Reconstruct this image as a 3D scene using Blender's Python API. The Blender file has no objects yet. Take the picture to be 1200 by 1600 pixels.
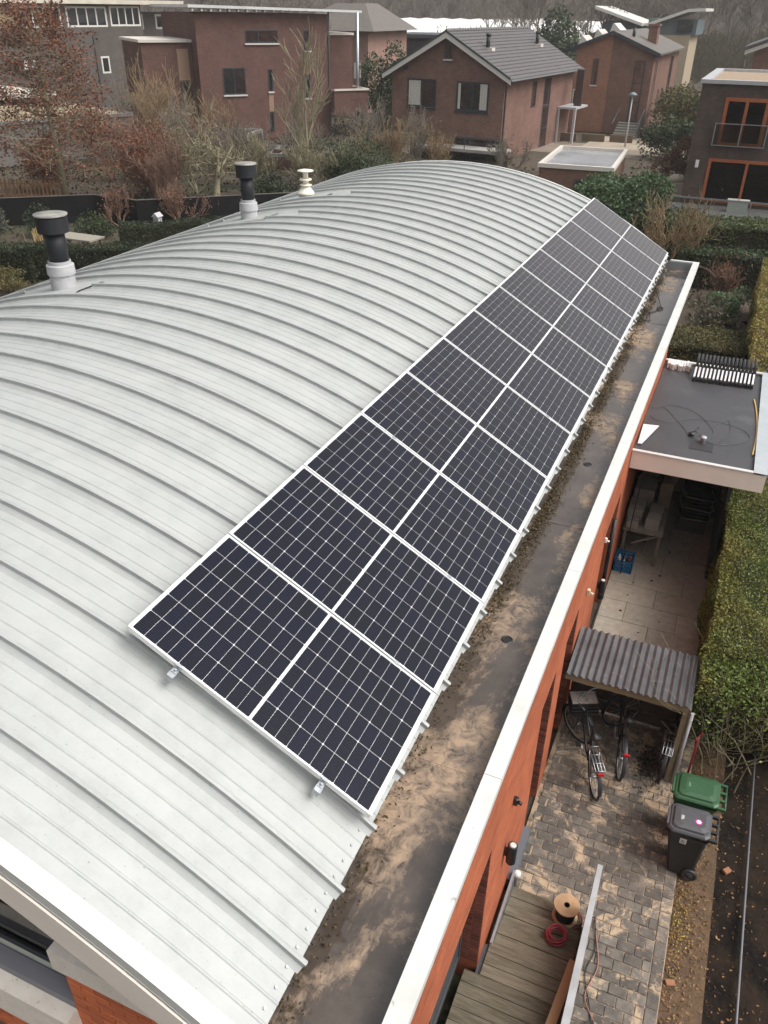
import bpy, math, random
import numpy as np
from mathutils import Vector, Matrix

S = bpy.context.scene
# ------------------------------------------------------------------ camera
cd = bpy.data.cameras.new("camera"); cam = bpy.data.objects.new("camera", cd)
S.collection.objects.link(cam); S.camera = cam
cd.sensor_fit = 'VERTICAL'; cd.sensor_height = 36.0
cd.lens = 1269.09 / 1600 * 36.0
cd.clip_start = 0.05; cd.clip_end = 3000
CAM = (1.31704660, -2.97032011, 4.20924996)
yaw, pitch, roll = -0.400354288, 0.555228258, 0.0127799407
f = Vector((math.sin(yaw)*math.cos(pitch), math.cos(yaw)*math.cos(pitch), -math.sin(pitch)))
rt = Vector((math.cos(yaw), -math.sin(yaw), 0)); up = rt.cross(f)
R_ = rt*math.cos(roll) + up*math.sin(roll); U_ = -rt*math.sin(roll) + up*math.cos(roll)
cam.matrix_world = Matrix(((R_.x, U_.x, -f.x, CAM[0]), (R_.y, U_.y, -f.y, CAM[1]), (R_.z, U_.z, -f.z, CAM[2]), (0, 0, 0, 1)))
S.render.resolution_x = 768; S.render.resolution_y = 1024
# ------------------------------------------------------------------ world, sun, exposure (overcast winter day)
W = bpy.data.worlds.new("World"); S.world = W; W.use_nodes = True
SUN_EL, SUN_AZ = math.radians(54), math.radians(88)
nt = W.node_tree; bg = nt.nodes['Background']
sky = nt.nodes.new('ShaderNodeTexSky'); sky.sky_type = 'NISHITA'; sky.sun_disc = False
sky.sun_elevation = SUN_EL; sky.sun_rotation = SUN_AZ; sky.dust_density = 8.0; sky.ozone_density = 1.0; sky.air_density = 1.0
hs = nt.nodes.new('ShaderNodeHueSaturation'); hs.inputs['Saturation'].default_value = 0.22
nt.links.new(sky.outputs[0], hs.inputs['Color']); nt.links.new(hs.outputs[0], bg.inputs[0])
bg.inputs[1].default_value = 0.15
sl = bpy.data.lights.new("sun", 'SUN'); sl.energy = 0.6; sl.angle = math.radians(30); sl.color = (1.0, 0.965, 0.91)
so = bpy.data.objects.new("sun", sl); S.collection.objects.link(so)
# Nishita azimuth is measured clockwise from +Y
sd = Vector((math.sin(SUN_AZ)*math.cos(SUN_EL), math.cos(SUN_AZ)*math.cos(SUN_EL), math.sin(SUN_EL)))
so.rotation_euler = sd.to_track_quat('Z', 'Y').to_euler()
S.view_settings.view_transform = 'Standard'; S.view_settings.look = 'None'
S.view_settings.gamma = 1.0; S.view_settings.use_curve_mapping = False; S.view_settings.exposure = 0.53

# ------------------------------------------------------------------ helpers
COL = S.collection
rnd = random.Random(7)
ZG = -5.3
def tag(o, label=None, cat=None, group=None, kind=None):
    if label: o['label'] = label
    if cat: o['category'] = cat
    if group: o['group'] = group
    if kind: o['kind'] = kind
    return o
def empty(name, loc, label, cat, group=None, rz=0.0):
    o = bpy.data.objects.new(name, None); COL.objects.link(o); o.location = loc; o.rotation_euler = (0, 0, rz)
    o.empty_display_size = 0.2
    return tag(o, label, cat, group)
def root_off(p):
    v = Vector((0, 0, 0))
    while p is not None:
        v += p.location; p = p.parent
    return v
class MB:
    def __init__(s): s.v = []; s.f = []; s.sm = []
    def add(s, vs, fs, smooth=False):
        b = len(s.v); s.v += [tuple(v) for v in vs]
        for f_ in fs: s.f.append(tuple(b+i for i in f_)); s.sm.append(smooth)
        return s
    def box(s, x0, x1, y0, y1, z0, z1):
        return s.add([(x0,y0,z0),(x1,y0,z0),(x1,y1,z0),(x0,y1,z0),(x0,y0,z1),(x1,y0,z1),(x1,y1,z1),(x0,y1,z1)],
              [(0,3,2,1),(4,5,6,7),(0,1,5,4),(1,2,6,5),(2,3,7,6),(3,0,4,7)])
    def bbox(s, x0, x1, y0, y1, z0, z1, b):   # box with chamfered vertical/top edges
        vs = []
        for z, i in ((z0, 0), (z1-b, 0), (z1, b)):
            for (x, y) in ((x0+b+i,y0+i),(x1-b-i,y0+i),(x1-i,y0+b+i),(x1-i,y1-b-i),(x1-b-i,y1-i),(x0+b+i,y1-i),(x0+i,y1-b-i),(x0+i,y0+b+i)):
                vs.append((x, y, z))
        fs = []
        for k in (0, 8):
            for i in range(8): fs.append((k+i, k+(i+1)%8, k+8+(i+1)%8, k+8+i))
        fs.append(tuple(range(16, 24)))
        return s.add(vs, fs)
    def obox(s, c, ax, ay, az):   # oriented box, half vectors
        c = Vector(c); ax = Vector(ax); ay = Vector(ay); az = Vector(az)
        vs = [c+sx*ax+sy*ay+sz*az for sz in (-1,1) for (sx,sy) in ((-1,-1),(1,-1),(1,1),(-1,1))]
        return s.add(vs, [(0,3,2,1),(4,5,6,7),(0,1,5,4),(1,2,6,5),(2,3,7,6),(3,0,4,7)])
    def bar(s, a, b, w, h=None, upv=(0,0,1)):
        a = Vector(a); b = Vector(b); d = b-a; h = h or w
        dn = d.normalized(); u = Vector(upv)
        if abs(dn.dot(u)) > .98: u = Vector((1,0,0))
        sx = dn.cross(u).normalized(); sy = sx.cross(dn)
        return s.obox((a+b)/2, d/2, sx*w/2, sy*h/2)
    def tube(s, pts, r, n=6, cap=True, smooth=True):
        pts = [Vector(p) for p in pts]; rs = r if isinstance(r, (list, tuple)) else [r]*len(pts)
        b = len(s.v); prev = None
        for i, p in enumerate(pts):
            d = (pts[min(i+1, len(pts)-1)] - pts[max(i-1, 0)])
            d = d.normalized() if d.length > 1e-9 else Vector((0,0,1))
            if prev is None: u = d.orthogonal().normalized()
            else:
                u = prev - d*prev.dot(d); u = u.normalized() if u.length > 1e-6 else d.orthogonal().normalized()
            prev = u; w = d.cross(u)
            for k in range(n):
                a = 2*math.pi*k/n; s.v.append(tuple(p + (u*math.cos(a)+w*math.sin(a))*rs[i]))
        for i in range(len(pts)-1):
            for k in range(n):
                s.f.append((b+i*n+k, b+i*n+(k+1)%n, b+(i+1)*n+(k+1)%n, b+(i+1)*n+k)); s.sm.append(smooth)
        if cap and n > 2:
            s.f.append(tuple(b+k for k in reversed(range(n)))); s.sm.append(False)
            e = b+(len(pts)-1)*n; s.f.append(tuple(e+k for k in range(n))); s.sm.append(False)
        return s
    def lathe(s, c, prof, n=28, smooth=True, cap=True):   # prof: [(r,z)]
        b = len(s.v)
        for r, z in prof:
            for k in range(n):
                a = 2*math.pi*k/n; s.v.append((c[0]+r*math.cos(a), c[1]+r*math.sin(a), c[2]+z))
        for i in range(len(prof)-1):
            for k in range(n):
                s.f.append((b+i*n+k, b+i*n+(k+1)%n, b+(i+1)*n+(k+1)%n, b+(i+1)*n+k)); s.sm.append(smooth)
        if cap:
            s.f.append(tuple(b+k for k in reversed(range(n)))); s.sm.append(False)
            e = b+(len(prof)-1)*n; s.f.append(tuple(e+k for k in range(n))); s.sm.append(False)
        return s
    def torus(s, c, ax, R, r, n=28, m=8):  # ring whose axis is ax
        ax = Vector(ax).normalized(); u = ax.orthogonal().normalized(); w = ax.cross(u); c = Vector(c); b = len(s.v)
        for i in range(n):
            a = 2*math.pi*i/n; d = u*math.cos(a)+w*math.sin(a)
            for k in range(m):
                t = 2*math.pi*k/m; s.v.append(tuple(c + d*(R+r*math.cos(t)) + ax*(r*math.sin(t))))
        for i in range(n):
            for k in range(m):
                s.f.append((b+i*m+k, b+i*m+(k+1)%m, b+((i+1)%n)*m+(k+1)%m, b+((i+1)%n)*m+k)); s.sm.append(True)
        return s
    def mesh(s, name, mat, off=Vector((0,0,0))):
        me = bpy.data.meshes.new(name)
        me.from_pydata([(v[0]-off.x, v[1]-off.y, v[2]-off.z) for v in s.v], [], s.f)
        me.polygons.foreach_set('use_smooth', s.sm)
        me.materials.append(mat); me.update()
        return me
    def build(s, name, mat, parent=None, local=False, loc=None):
        off = Vector((0,0,0)) if (local or parent is None) else root_off(parent)
        if parent is None and loc is not None and not local: off = Vector(loc)
        o = bpy.data.objects.new(name, s.mesh(name, mat, off)); COL.objects.link(o)
        if parent is not None: o.parent = parent
        if parent is None and loc is not None: o.location = loc
        return o
def piece(name, me, parent, loc, rot=(0,0,0), scale=(1,1,1), world=True):
    o = bpy.data.objects.new(name, me); COL.objects.link(o); o.parent = parent
    o.location = (Vector(loc) - root_off(parent)) if world else loc
    o.rotation_euler = rot; o.scale = scale
    return o
def copy_tree(o, parent=None):
    c = o.copy(); COL.objects.link(c); c.parent = parent
    for ch in list(o.children): copy_tree(ch, c)
    return c
def npmesh(name, V, F, mat, off=(0,0,0)):
    # V (n,3) array, F (m,k) int array
    me = bpy.data.meshes.new(name); V = np.asarray(V, dtype=np.float32) - np.asarray(off, dtype=np.float32)
    m, k = F.shape
    me.vertices.add(len(V)); me.vertices.foreach_set('co', V.ravel())
    me.loops.add(m*k); me.loops.foreach_set('vertex_index', F.astype(np.int32).ravel())
    me.polygons.add(m); me.polygons.foreach_set('loop_start', np.arange(0, m*k, k, dtype=np.int32))
    me.update(calc_edges=True); me.materials.append(mat)
    return me
def link(name, me, parent=None, loc=None):
    o = bpy.data.objects.new(name, me); COL.objects.link(o)
    if parent is not None: o.parent = parent
    if loc is not None: o.location = loc
    return o
def leafmesh(name, P, size, mat, off=(0,0,0), seed=1, flat=0.0, aspect=0.55):
    """leaf-shaped quads (pointed) scattered at points P"""
    g = np.random.default_rng(seed); n = len(P); P = np.asarray(P, float)
    d = g.normal(size=(n,3)); d[:,2] *= (1-flat); d /= np.linalg.norm(d, axis=1)[:,None]+1e-9
    e = g.normal(size=(n,3)); e -= d*(e*d).sum(1)[:,None]; e /= np.linalg.norm(e, axis=1)[:,None]+1e-9
    s = (np.asarray(size)*g.uniform(.6, 1.35, n))[:,None]
    V = np.stack([P-d*s*.5, P+e*s*aspect*.5, P+d*s*.5, P-e*s*aspect*.5], 1).reshape(-1,3)
    F = np.arange(4*n).reshape(n,4)
    return npmesh(name, V, F, mat, off)
# ------------------------------------------------------------------ materials
def _nodes(name):
    m = bpy.data.materials.new(name); m.use_nodes = True; n = m.node_tree; b = n.nodes['Principled BSDF']
    return m, n, b
def c4(c): return (c[0], c[1], c[2], 1)
def mk(name, c, rough=.6, c2=None, scale=4.0, detail=5.0, bump=0.0, bscale=None, metal=0.0, coat=0.0, rnd_v=0.0, spec=0.5,
       stretch=(1,1,1), lo=.35, hi=.65, c3=None, scale3=1.0, lo3=.5, hi3=.6, transl=0.0, rough2=None, face_rand=False):
    m, n, b = _nodes(name); L = n.links.new; N = n.nodes.new
    tc = N('ShaderNodeTexCoord'); mp = N('ShaderNodeMapping'); mp.inputs['Scale'].default_value = stretch
    L(tc.outputs['Object'], mp.inputs[0]); out = None
    if c2 is not None:
        no = N('ShaderNodeTexNoise'); no.inputs['Scale'].default_value = scale; no.inputs['Detail'].default_value = detail
        no.inputs['Roughness'].default_value = .62
        L(mp.outputs[0], no.inputs['Vector'])
        mr = N('ShaderNodeMapRange'); mr.inputs[1].default_value = lo; mr.inputs[2].default_value = hi; L(no.outputs[0], mr.inputs[0])
        mx = N('ShaderNodeMixRGB'); mx.inputs[1].default_value = c4(c); mx.inputs[2].default_value = c4(c2); L(mr.outputs[0], mx.inputs[0])
        out = mx.outputs[0]
        if rough2 is not None:
            rr = N('ShaderNodeMapRange'); rr.inputs[3].default_value = rough; rr.inputs[4].default_value = rough2
            L(mr.outputs[0], rr.inputs[0]); L(rr.outputs[0], b.inputs['Roughness'])
    if c3 is not None:
        n3 = N('ShaderNodeTexNoise'); n3.inputs['Scale'].default_value = scale3; n3.inputs['Detail'].default_value = 6; n3.inputs['Roughness'].default_value = .65
        L(mp.outputs[0], n3.inputs['Vector'])
        m3 = N('ShaderNodeMapRange'); m3.inputs[1].default_value = lo3; m3.inputs[2].default_value = hi3; L(n3.outputs[0], m3.inputs[0])
        x3 = N('ShaderNodeMixRGB'); x3.inputs[2].default_value = c4(c3); L(m3.outputs[0], x3.inputs[0])
        if out: L(out, x3.inputs[1])
        else: x3.inputs[1].default_value = c4(c)
        out = x3.outputs[0]
    if rnd_v > 0:
        src = N('ShaderNodeNewGeometry').outputs['Random Per Island'] if face_rand else N('ShaderNodeObjectInfo').outputs['Random']
        mr2 = N('ShaderNodeMapRange'); mr2.inputs[3].default_value = 1-rnd_v; mr2.inputs[4].default_value = 1+rnd_v; L(src, mr2.inputs[0])
        hv = N('ShaderNodeHueSaturation'); L(mr2.outputs[0], hv.inputs['Value'])
        if out: L(out, hv.inputs['Color'])
        else: hv.inputs['Color'].default_value = c4(c)
        out = hv.outputs[0]
    if out: L(out, b.inputs['Base Color'])
    else: b.inputs['Base Color'].default_value = c4(c)
    if rough2 is None: b.inputs['Roughness'].default_value = rough
    b.inputs['Metallic'].default_value = metal; b.inputs['Specular IOR Level'].default_value = spec
    b.inputs['Coat Weight'].default_value = coat; b.inputs['Coat Roughness'].default_value = .08
    if bump > 0:
        nb = N('ShaderNodeTexNoise'); nb.inputs['Scale'].default_value = bscale or scale*3; nb.inputs['Detail'].default_value = 5
        L(mp.outputs[0], nb.inputs['Vector'])
        bp = N('ShaderNodeBump'); bp.inputs['Strength'].default_value = bump; bp.inputs['Distance'].default_value = .02
        L(nb.outputs[0], bp.inputs['Height']); L(bp.outputs[0], b.inputs['Normal'])
    if transl > 0:
        tr = N('ShaderNodeBsdfTranslucent'); ms = N('ShaderNodeMixShader'); ms.inputs[0].default_value = transl
        if out: L(out, tr.inputs[0])
        else: tr.inputs[0].default_value = c4(c)
        L(b.outputs[0], ms.inputs[1]); L(tr.outputs[0], ms.inputs[2]); L(ms.outputs[0], n.nodes['Material Output'].inputs[0])
    return m
def brickmat(name, c1, c2, mortar, bw=.22, bh=.0625, msize=.008, mott=.3, c3=None):
    m, n, b = _nodes(name); L = n.links.new; N = n.nodes.new
    tc = N('ShaderNodeTexCoord'); sp = N('ShaderNodeSeparateXYZ'); L(tc.outputs['Object'], sp.inputs[0])
    ad = N('ShaderNodeMath'); ad.operation = 'ADD'; L(sp.outputs[0], ad.inputs[0]); L(sp.outputs[1], ad.inputs[1])
    cb = N('ShaderNodeCombineXYZ'); L(ad.outputs[0], cb.inputs[0]); L(sp.outputs[2], cb.inputs[1])
    br = N('ShaderNodeTexBrick'); L(cb.outputs[0], br.inputs['Vector'])
    br.inputs['Color1'].default_value = c4(c1); br.inputs['Color2'].default_value = c4(c2); br.inputs['Mortar'].default_value = c4(mortar)
    br.inputs['Scale'].default_value = 1; br.inputs['Brick Width'].default_value = bw; br.inputs['Row Height'].default_value = bh
    br.inputs['Mortar Size'].default_value = msize; br.inputs['Bias'].default_value = 0; br.inputs['Mortar Smooth'].default_value = .2
    no = N('ShaderNodeTexNoise'); no.inputs['Scale'].default_value = .9; no.inputs['Detail'].default_value = 8; no.inputs['Roughness'].default_value = .7
    L(tc.outputs['Object'], no.inputs['Vector'])
    mr = N('ShaderNodeMapRange'); mr.inputs[1].default_value = .3; mr.inputs[2].default_value = .7; mr.inputs[3].default_value = 1-mott; mr.inputs[4].default_value = 1+mott
    L(no.outputs[0], mr.inputs[0]); hv = N('ShaderNodeHueSaturation'); L(mr.outputs[0], hv.inputs['Value']); L(br.outputs[0], hv.inputs['Color'])
    L(hv.outputs[0], b.inputs['Base Color']); b.inputs['Roughness'].default_value = .9; b.inputs['Specular IOR Level'].default_value = .2
    bp = N('ShaderNodeBump'); bp.inputs['Strength'].default_value = .6; bp.inputs['Distance'].default_value = .010; bp.invert = True
    L(br.outputs['Fac'], bp.inputs['Height']); L(bp.outputs[0], b.inputs['Normal'])
    return m
M = {}
M['alu'] = mk('white_aluminium', (.56,.56,.54), .45, c2=(.47,.47,.43), scale=3, lo=.5, hi=.8, c3=(.30,.29,.25), scale3=9, lo3=.66, hi3=.74)
M['fascia'] = mk('beige_fascia', (.80,.73,.65), .5, c2=(.74,.67,.59), scale=1.5)
M['greyline'] = mk('grey_edge', (.30,.30,.28), .5)
M['orange_wall'] = None
M['stone'] = mk('light_stone', (.66,.60,.52), .8, c2=(.76,.70,.62), scale=6, c3=(.28,.2,.14), scale3=30, lo3=.62, hi3=.72, bump=.2)
M['anthracite'] = mk('anthracite_frame', (.055,.058,.065), .45)
M['blackm'] = mk('black_metal', (.014,.015,.017), .4)
M['blackp'] = mk('black_plastic', (.02,.02,.022), .5, rnd_v=.25)
M['steel'] = mk('galvanised_steel', (.42,.44,.46), .35, c2=(.34,.36,.38), scale=8, metal=.7)
M['white'] = mk('white_paint', (.75,.74,.71), .5, c2=(.66,.65,.62), scale=4)
M['leadw'] = mk('pale_grey_paint', (.36,.36,.37), .5, c2=(.43,.43,.44), scale=7)
M['creamw'] = mk('cream_paint', (.72,.68,.58), .5)
M['cable'] = mk('black_cable', (.012,.012,.012), .5)
def glassmat(name, c, rough=.06):
    m, n, b = _nodes(name); b.inputs['Base Color'].default_value = c4(c); b.inputs['Roughness'].default_value = rough
    b.inputs['Specular IOR Level'].default_value = .8; b.inputs['Coat Weight'].default_value = .6; b.inputs['Coat Roughness'].default_value = .02
    return m
M['glass'] = glassmat('dark_window_glass', (.018,.022,.026))
def clearglass():
    m, n, b = _nodes('clear_glass'); L = n.links.new; N = n.nodes.new
    t = N('ShaderNodeBsdfTransparent'); g = N('ShaderNodeBsdfGlossy'); g.inputs['Roughness'].default_value = .03
    fr = N('ShaderNodeFresnel'); fr.inputs[0].default_value = 1.5; t.inputs[0].default_value = (.86,.9,.9,1)
    ms = N('ShaderNodeMixShader'); L(fr.outputs[0], ms.inputs[0]); L(t.outputs[0], ms.inputs[1]); L(g.outputs[0], ms.inputs[2])
    L(ms.outputs[0], n.nodes['Material Output'].inputs[0]); return m
M['clear'] = clearglass()

# ================================================================== TERRAIN
def slab(name, x0, x1, y0, y1, z, mat, kind='structure', t=.3):
    o = MB().box(x0, x1, y0, y1, z-t, z).build(name, mat); return tag(o, kind=kind)
def terrain():
    m, n, b = _nodes('garden_soil'); L = n.links.new; N = n.nodes.new
    tc = N('ShaderNodeTexCoord')
    def noise(sc, det=6, ro=.6):
        q = N('ShaderNodeTexNoise'); q.inputs['Scale'].default_value = sc; q.inputs['Detail'].default_value = det; q.inputs['Roughness'].default_value = ro
        L(tc.outputs['Object'], q.inputs['Vector']); return q.outputs[0]
    def ramp(x, a, b_):
        r = N('ShaderNodeMapRange'); r.inputs[1].default_value = a; r.inputs[2].default_value = b_; L(x, r.inputs[0]); return r.outputs[0]
    def mix(f_, a, b_):
        x = N('ShaderNodeMixRGB'); L(f_, x.inputs[0])
        for i, q in ((1, a), (2, b_)):
            if isinstance(q, tuple): x.inputs[i].default_value = c4(q)
            else: L(q, x.inputs[i])
        return x.outputs[0]
    s = mix(ramp(noise(2.2), .35, .65), (.045,.034,.024), (.085,.062,.042))
    s = mix(ramp(noise(.16), .50, .62), s, (.040,.046,.020))
    s = mix(ramp(noise(7), .60, .70), s, (.14,.10,.06))
    L(s, b.inputs['Base Color']); b.inputs['Roughness'].default_value = .95
    bp = N('ShaderNodeBump'); bp.inputs['Strength'].default_value = .8; bp.inputs['Distance'].default_value = .08; L(noise(6), bp.inputs['Height']); L(bp.outputs[0], b.inputs['Normal'])
    g = 60; xs = np.linspace(-700, 500, g); ys = np.linspace(-60, 1400, g); V = []; 
    for y in ys:
        for x in xs:
            d = math.hypot(x, y); h = 0.0
            if d > 230: h = min(1, (d-230)/300.0)*7.0*(.8+.3*math.sin(x*.013+1)+.2*math.sin(y*.021))
            V.append((x, y, ZG-.06+h))
    F = np.array([(j*g+i, j*g+i+1, (j+1)*g+i+1, (j+1)*g+i) for j in range(g-1) for i in range(g-1)])
    tag(link('ground', npmesh('ground', V, F, m)), kind='structure')
terrain()

# ================================================================== MAIN BUILDING
XC, ZC, RR = -4.75, -6.67, 8.0
Y0, Y1 = -1.32, 15.45
A1 = math.asin((-.035-XC)/RR)         # eave angle
SP = .466; SEAM0 = -.88
def arcpt(a, r, y): return (XC+r*math.sin(a), y, ZC+r*math.cos(a))
house = empty('barrel_roof_house', (-4.75, 7.0, ZG), 'large house under a white curved standing seam metal roof, orange brick side wall', 'house')
def roofmat():
    m, n, b = _nodes('white_roof_metal'); L = n.links.new; N = n.nodes.new
    tc = N('ShaderNodeTexCoord'); oi = N('ShaderNodeObjectInfo')
    va = N('ShaderNodeVectorMath'); va.operation = 'ADD'; L(tc.outputs['Object'], va.inputs[0])
    sc = N('ShaderNodeVectorMath'); sc.operation = 'SCALE'; sc.inputs['Scale'].default_value = 1.0; L(oi.outputs['Location'], sc.inputs[0]); L(sc.outputs[0], va.inputs[1])
    P = va.outputs[0]
    def noise(scale, det=6, ro=.6, st=(1,1,1)):
        mp = N('ShaderNodeMapping'); mp.inputs['Scale'].default_value = st; L(P, mp.inputs[0])
        q = N('ShaderNodeTexNoise'); q.inputs['Scale'].default_value = scale; q.inputs['Detail'].default_value = det; q.inputs['Roughness'].default_value = ro
        L(mp.outputs[0], q.inputs['Vector']); return q.outputs[0]
    def ramp(x, a, b_, c=0, d=1):
        r = N('ShaderNodeMapRange'); r.inputs[1].default_value = a; r.inputs[2].default_value = b_; r.inputs[3].default_value = c; r.inputs[4].default_value = d; L(x, r.inputs[0]); return r.outputs[0]
    def mix(f_, a, b_):
        x = N('ShaderNodeMixRGB'); L(f_, x.inputs[0])
        for i, q in ((1, a), (2, b_)):
            if isinstance(q, tuple): x.inputs[i].default_value = c4(q)
            else: L(q, x.inputs[i])
        return x.outputs[0]
    def mul(a, b_):
        q = N('ShaderNodeMath'); q.operation = 'MULTIPLY'; L(a, q.inputs[0]); L(b_, q.inputs[1]); return q.outputs[0]
    s = mix(ramp(noise(5, 7, .7), .4, .72), (.372,.385,.375), (.315,.327,.317))
    s = mix(ramp(noise(2.0, 5, .6, (.6,1.3,.6)), .45, .8), s, (.405,.412,.400))
    s = mix(ramp(noise(26, 3, .6), .66, .76, 0, .5), s, (.29,.29,.265))
    s = mix(ramp(noise(60, 2, .5), .72, .76, 0, .9), s, (.20,.19,.15))
    # algae: grows low on the slope (local x towards the eave) and just below each seam
    sx = N('ShaderNodeSeparateXYZ'); L(P, sx.inputs[0])
    sy = N('ShaderNodeSeparateXYZ'); L(tc.outputs['Object'], sy.inputs[0])
    low = ramp(sx.outputs[0], -2.6, -.10)      # x relative to the house root
    near = ramp(sx.outputs[1], 5.0, -.2)
    side = ramp(sy.outputs[1], .27, .44)
    al = mul(mul(mul(low, side), near), ramp(noise(3.5, 5), .30, .62))
    s = mix(al, s, (.185,.19,.07))
    side2 = ramp(sy.outputs[1], .385, .455, 0, .7)  # dirty grey strip beside each seam, deepening the seam's shade in the colour
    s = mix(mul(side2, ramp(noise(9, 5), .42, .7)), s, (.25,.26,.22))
    # darker lines along one side of the three low ribs
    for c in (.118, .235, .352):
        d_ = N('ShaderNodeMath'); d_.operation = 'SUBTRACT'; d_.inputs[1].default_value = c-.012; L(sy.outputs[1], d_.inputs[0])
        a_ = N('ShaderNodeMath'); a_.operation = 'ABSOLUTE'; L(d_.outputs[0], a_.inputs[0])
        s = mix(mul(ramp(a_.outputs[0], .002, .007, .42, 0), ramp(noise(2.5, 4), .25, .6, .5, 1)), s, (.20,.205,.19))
    L(s, b.inputs['Base Color']); b.inputs['Roughness'].default_value = .50
    b.inputs['Metallic'].default_value = .0
    bp = N('ShaderNodeBump'); bp.inputs['Strength'].default_value = .25; bp.inputs['Distance'].default_value = .004
    L(noise(3, 3, .5, (1, 2, 1)), bp.inputs['Height']); L(bp.outputs[0], b.inputs['Normal'])
    return m
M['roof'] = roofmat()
NA = 44
def arc_strip(prof, a0, a1, closed=False, n=NA):
    """prof: list of (y, dr) ; swept along the arc a0..a1"""
    mb = MB(); k = len(prof)
    for i in range(n+1):
        a = a0+(a1-a0)*i/n
        for (y, dr) in prof: mb.v.append(arcpt(a, RR+dr, y))
    for i in range(n):
        for j in range(k if closed else k-1):
            q = (j+1) % k
            mb.f.append((i*k+j, i*k+q, (i+1)*k+q, (i+1)*k+j)); mb.sm.append(False)
    if closed:
        mb.f.append(tuple(range(k))); mb.sm.append(False)
        mb.f.append(tuple(n*k+j for j in reversed(range(k)))); mb.sm.append(False)
    return mb
def smooth_along(mb):
    mb.sm = [False]*len(mb.f); return mb
# pan profile with three low stiffening ribs
pp = [(0, 0)]
for c in (.118, .235, .352): pp += [(c-.011, 0), (c-.004, .0065), (c+.004, .0065), (c+.011, 0)]
pp += [(SP, 0)]
hroot = house.location
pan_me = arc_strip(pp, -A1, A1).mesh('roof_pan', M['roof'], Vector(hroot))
seam_prof = [(-.046, 0), (-.014, .024), (-.009, .042), (-.015, .050), (-.014, .062), (0, .068), (.014, .062), (.015, .050), (.008, .042), (.010, .012), (.026, 0)]
AOV = A1 + .018/RR
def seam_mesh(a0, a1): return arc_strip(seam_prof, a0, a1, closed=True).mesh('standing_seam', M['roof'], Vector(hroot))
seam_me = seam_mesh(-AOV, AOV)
flues = [(-6.33, 4.75), (-6.36, 9.20), (-6.28, 11.08)]
k = 0; y = SEAM0 - SP + .026   # first pan next to the verge is the narrow one
seams = [SEAM0+SP*i for i in range(0, 35)]
first = True
for i in range(-1, 35):
    ys = SEAM0+SP*i
    if ys > Y1-.2: break
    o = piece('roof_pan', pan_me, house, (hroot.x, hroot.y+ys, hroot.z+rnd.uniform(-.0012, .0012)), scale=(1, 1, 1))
for ys in seams:
    if ys > Y1-.1: continue
    cut = [fx for fx, fy in flues if abs(fy-ys) < .30]
    if cut:
        fx = cut[0]; aL = math.asin((fx-.62-XC)/RR); aR = math.asin((fx+.50+(.35 if ys > [q[1] for q in flues if q[0]==fx][0] else 0)-XC)/RR)
        for (a, b_) in ((-AOV, aL), (aR, AOV)):
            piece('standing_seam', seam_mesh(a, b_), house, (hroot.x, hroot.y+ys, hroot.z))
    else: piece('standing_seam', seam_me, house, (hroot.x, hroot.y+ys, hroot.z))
# under-skin so the roof has thickness, eave closure
arc_strip([(Y0, -.012), (Y1, -.012), (Y1, -.10), (Y0, -.10)], -A1+.006, A1-.006, closed=True).build('roof_lining', M['anthracite'], house)
# screws along the eave
scr = MB()
for ys in [SEAM0+SP*i for i in range(-1, 34)]:
    for c in (.06, .176, .293, .41):
        a = A1-.055/RR; p = Vector(arcpt(a, RR, ys+c)); nn = Vector((math.sin(a), 0, math.cos(a)))
        scr.tube([p, p+nn*.010], .009, 6)
tag(scr.build('eave_screw', M['steel'], house), kind='stuff')
# verges (near and far) : white trim, grey line, beige board
for (ya, yb, sgn) in ((Y0-.10, Y0, -1), (Y1, Y1+.07, 1)):
    arc_strip([(ya, .018), (yb, .018), (yb, -.06), (ya, -.06)], -A1, A1, closed=True).build('verge_trim', M['alu'], house)
    ym = ya if sgn < 0 else yb
    arc_strip([(ym-.004*1, -.06), (ym+.05*(-sgn), -.06), (ym+.05*(-sgn), -.095), (ym, -.095)], -A1, A1, closed=True).build('verge_gap', M['greyline'], house)
    arc_strip([(ym-.012 if sgn < 0 else ym-.03, -.088), (ym+.03 if sgn < 0 else ym+.012, -.088), (ym+.03 if sgn < 0 else ym+.012, -.31), (ym-.012 if sgn < 0 else ym-.03, -.31)], -A1-.01, A1+.01, closed=True).build('gable_fascia', M['fascia'], house)
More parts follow.
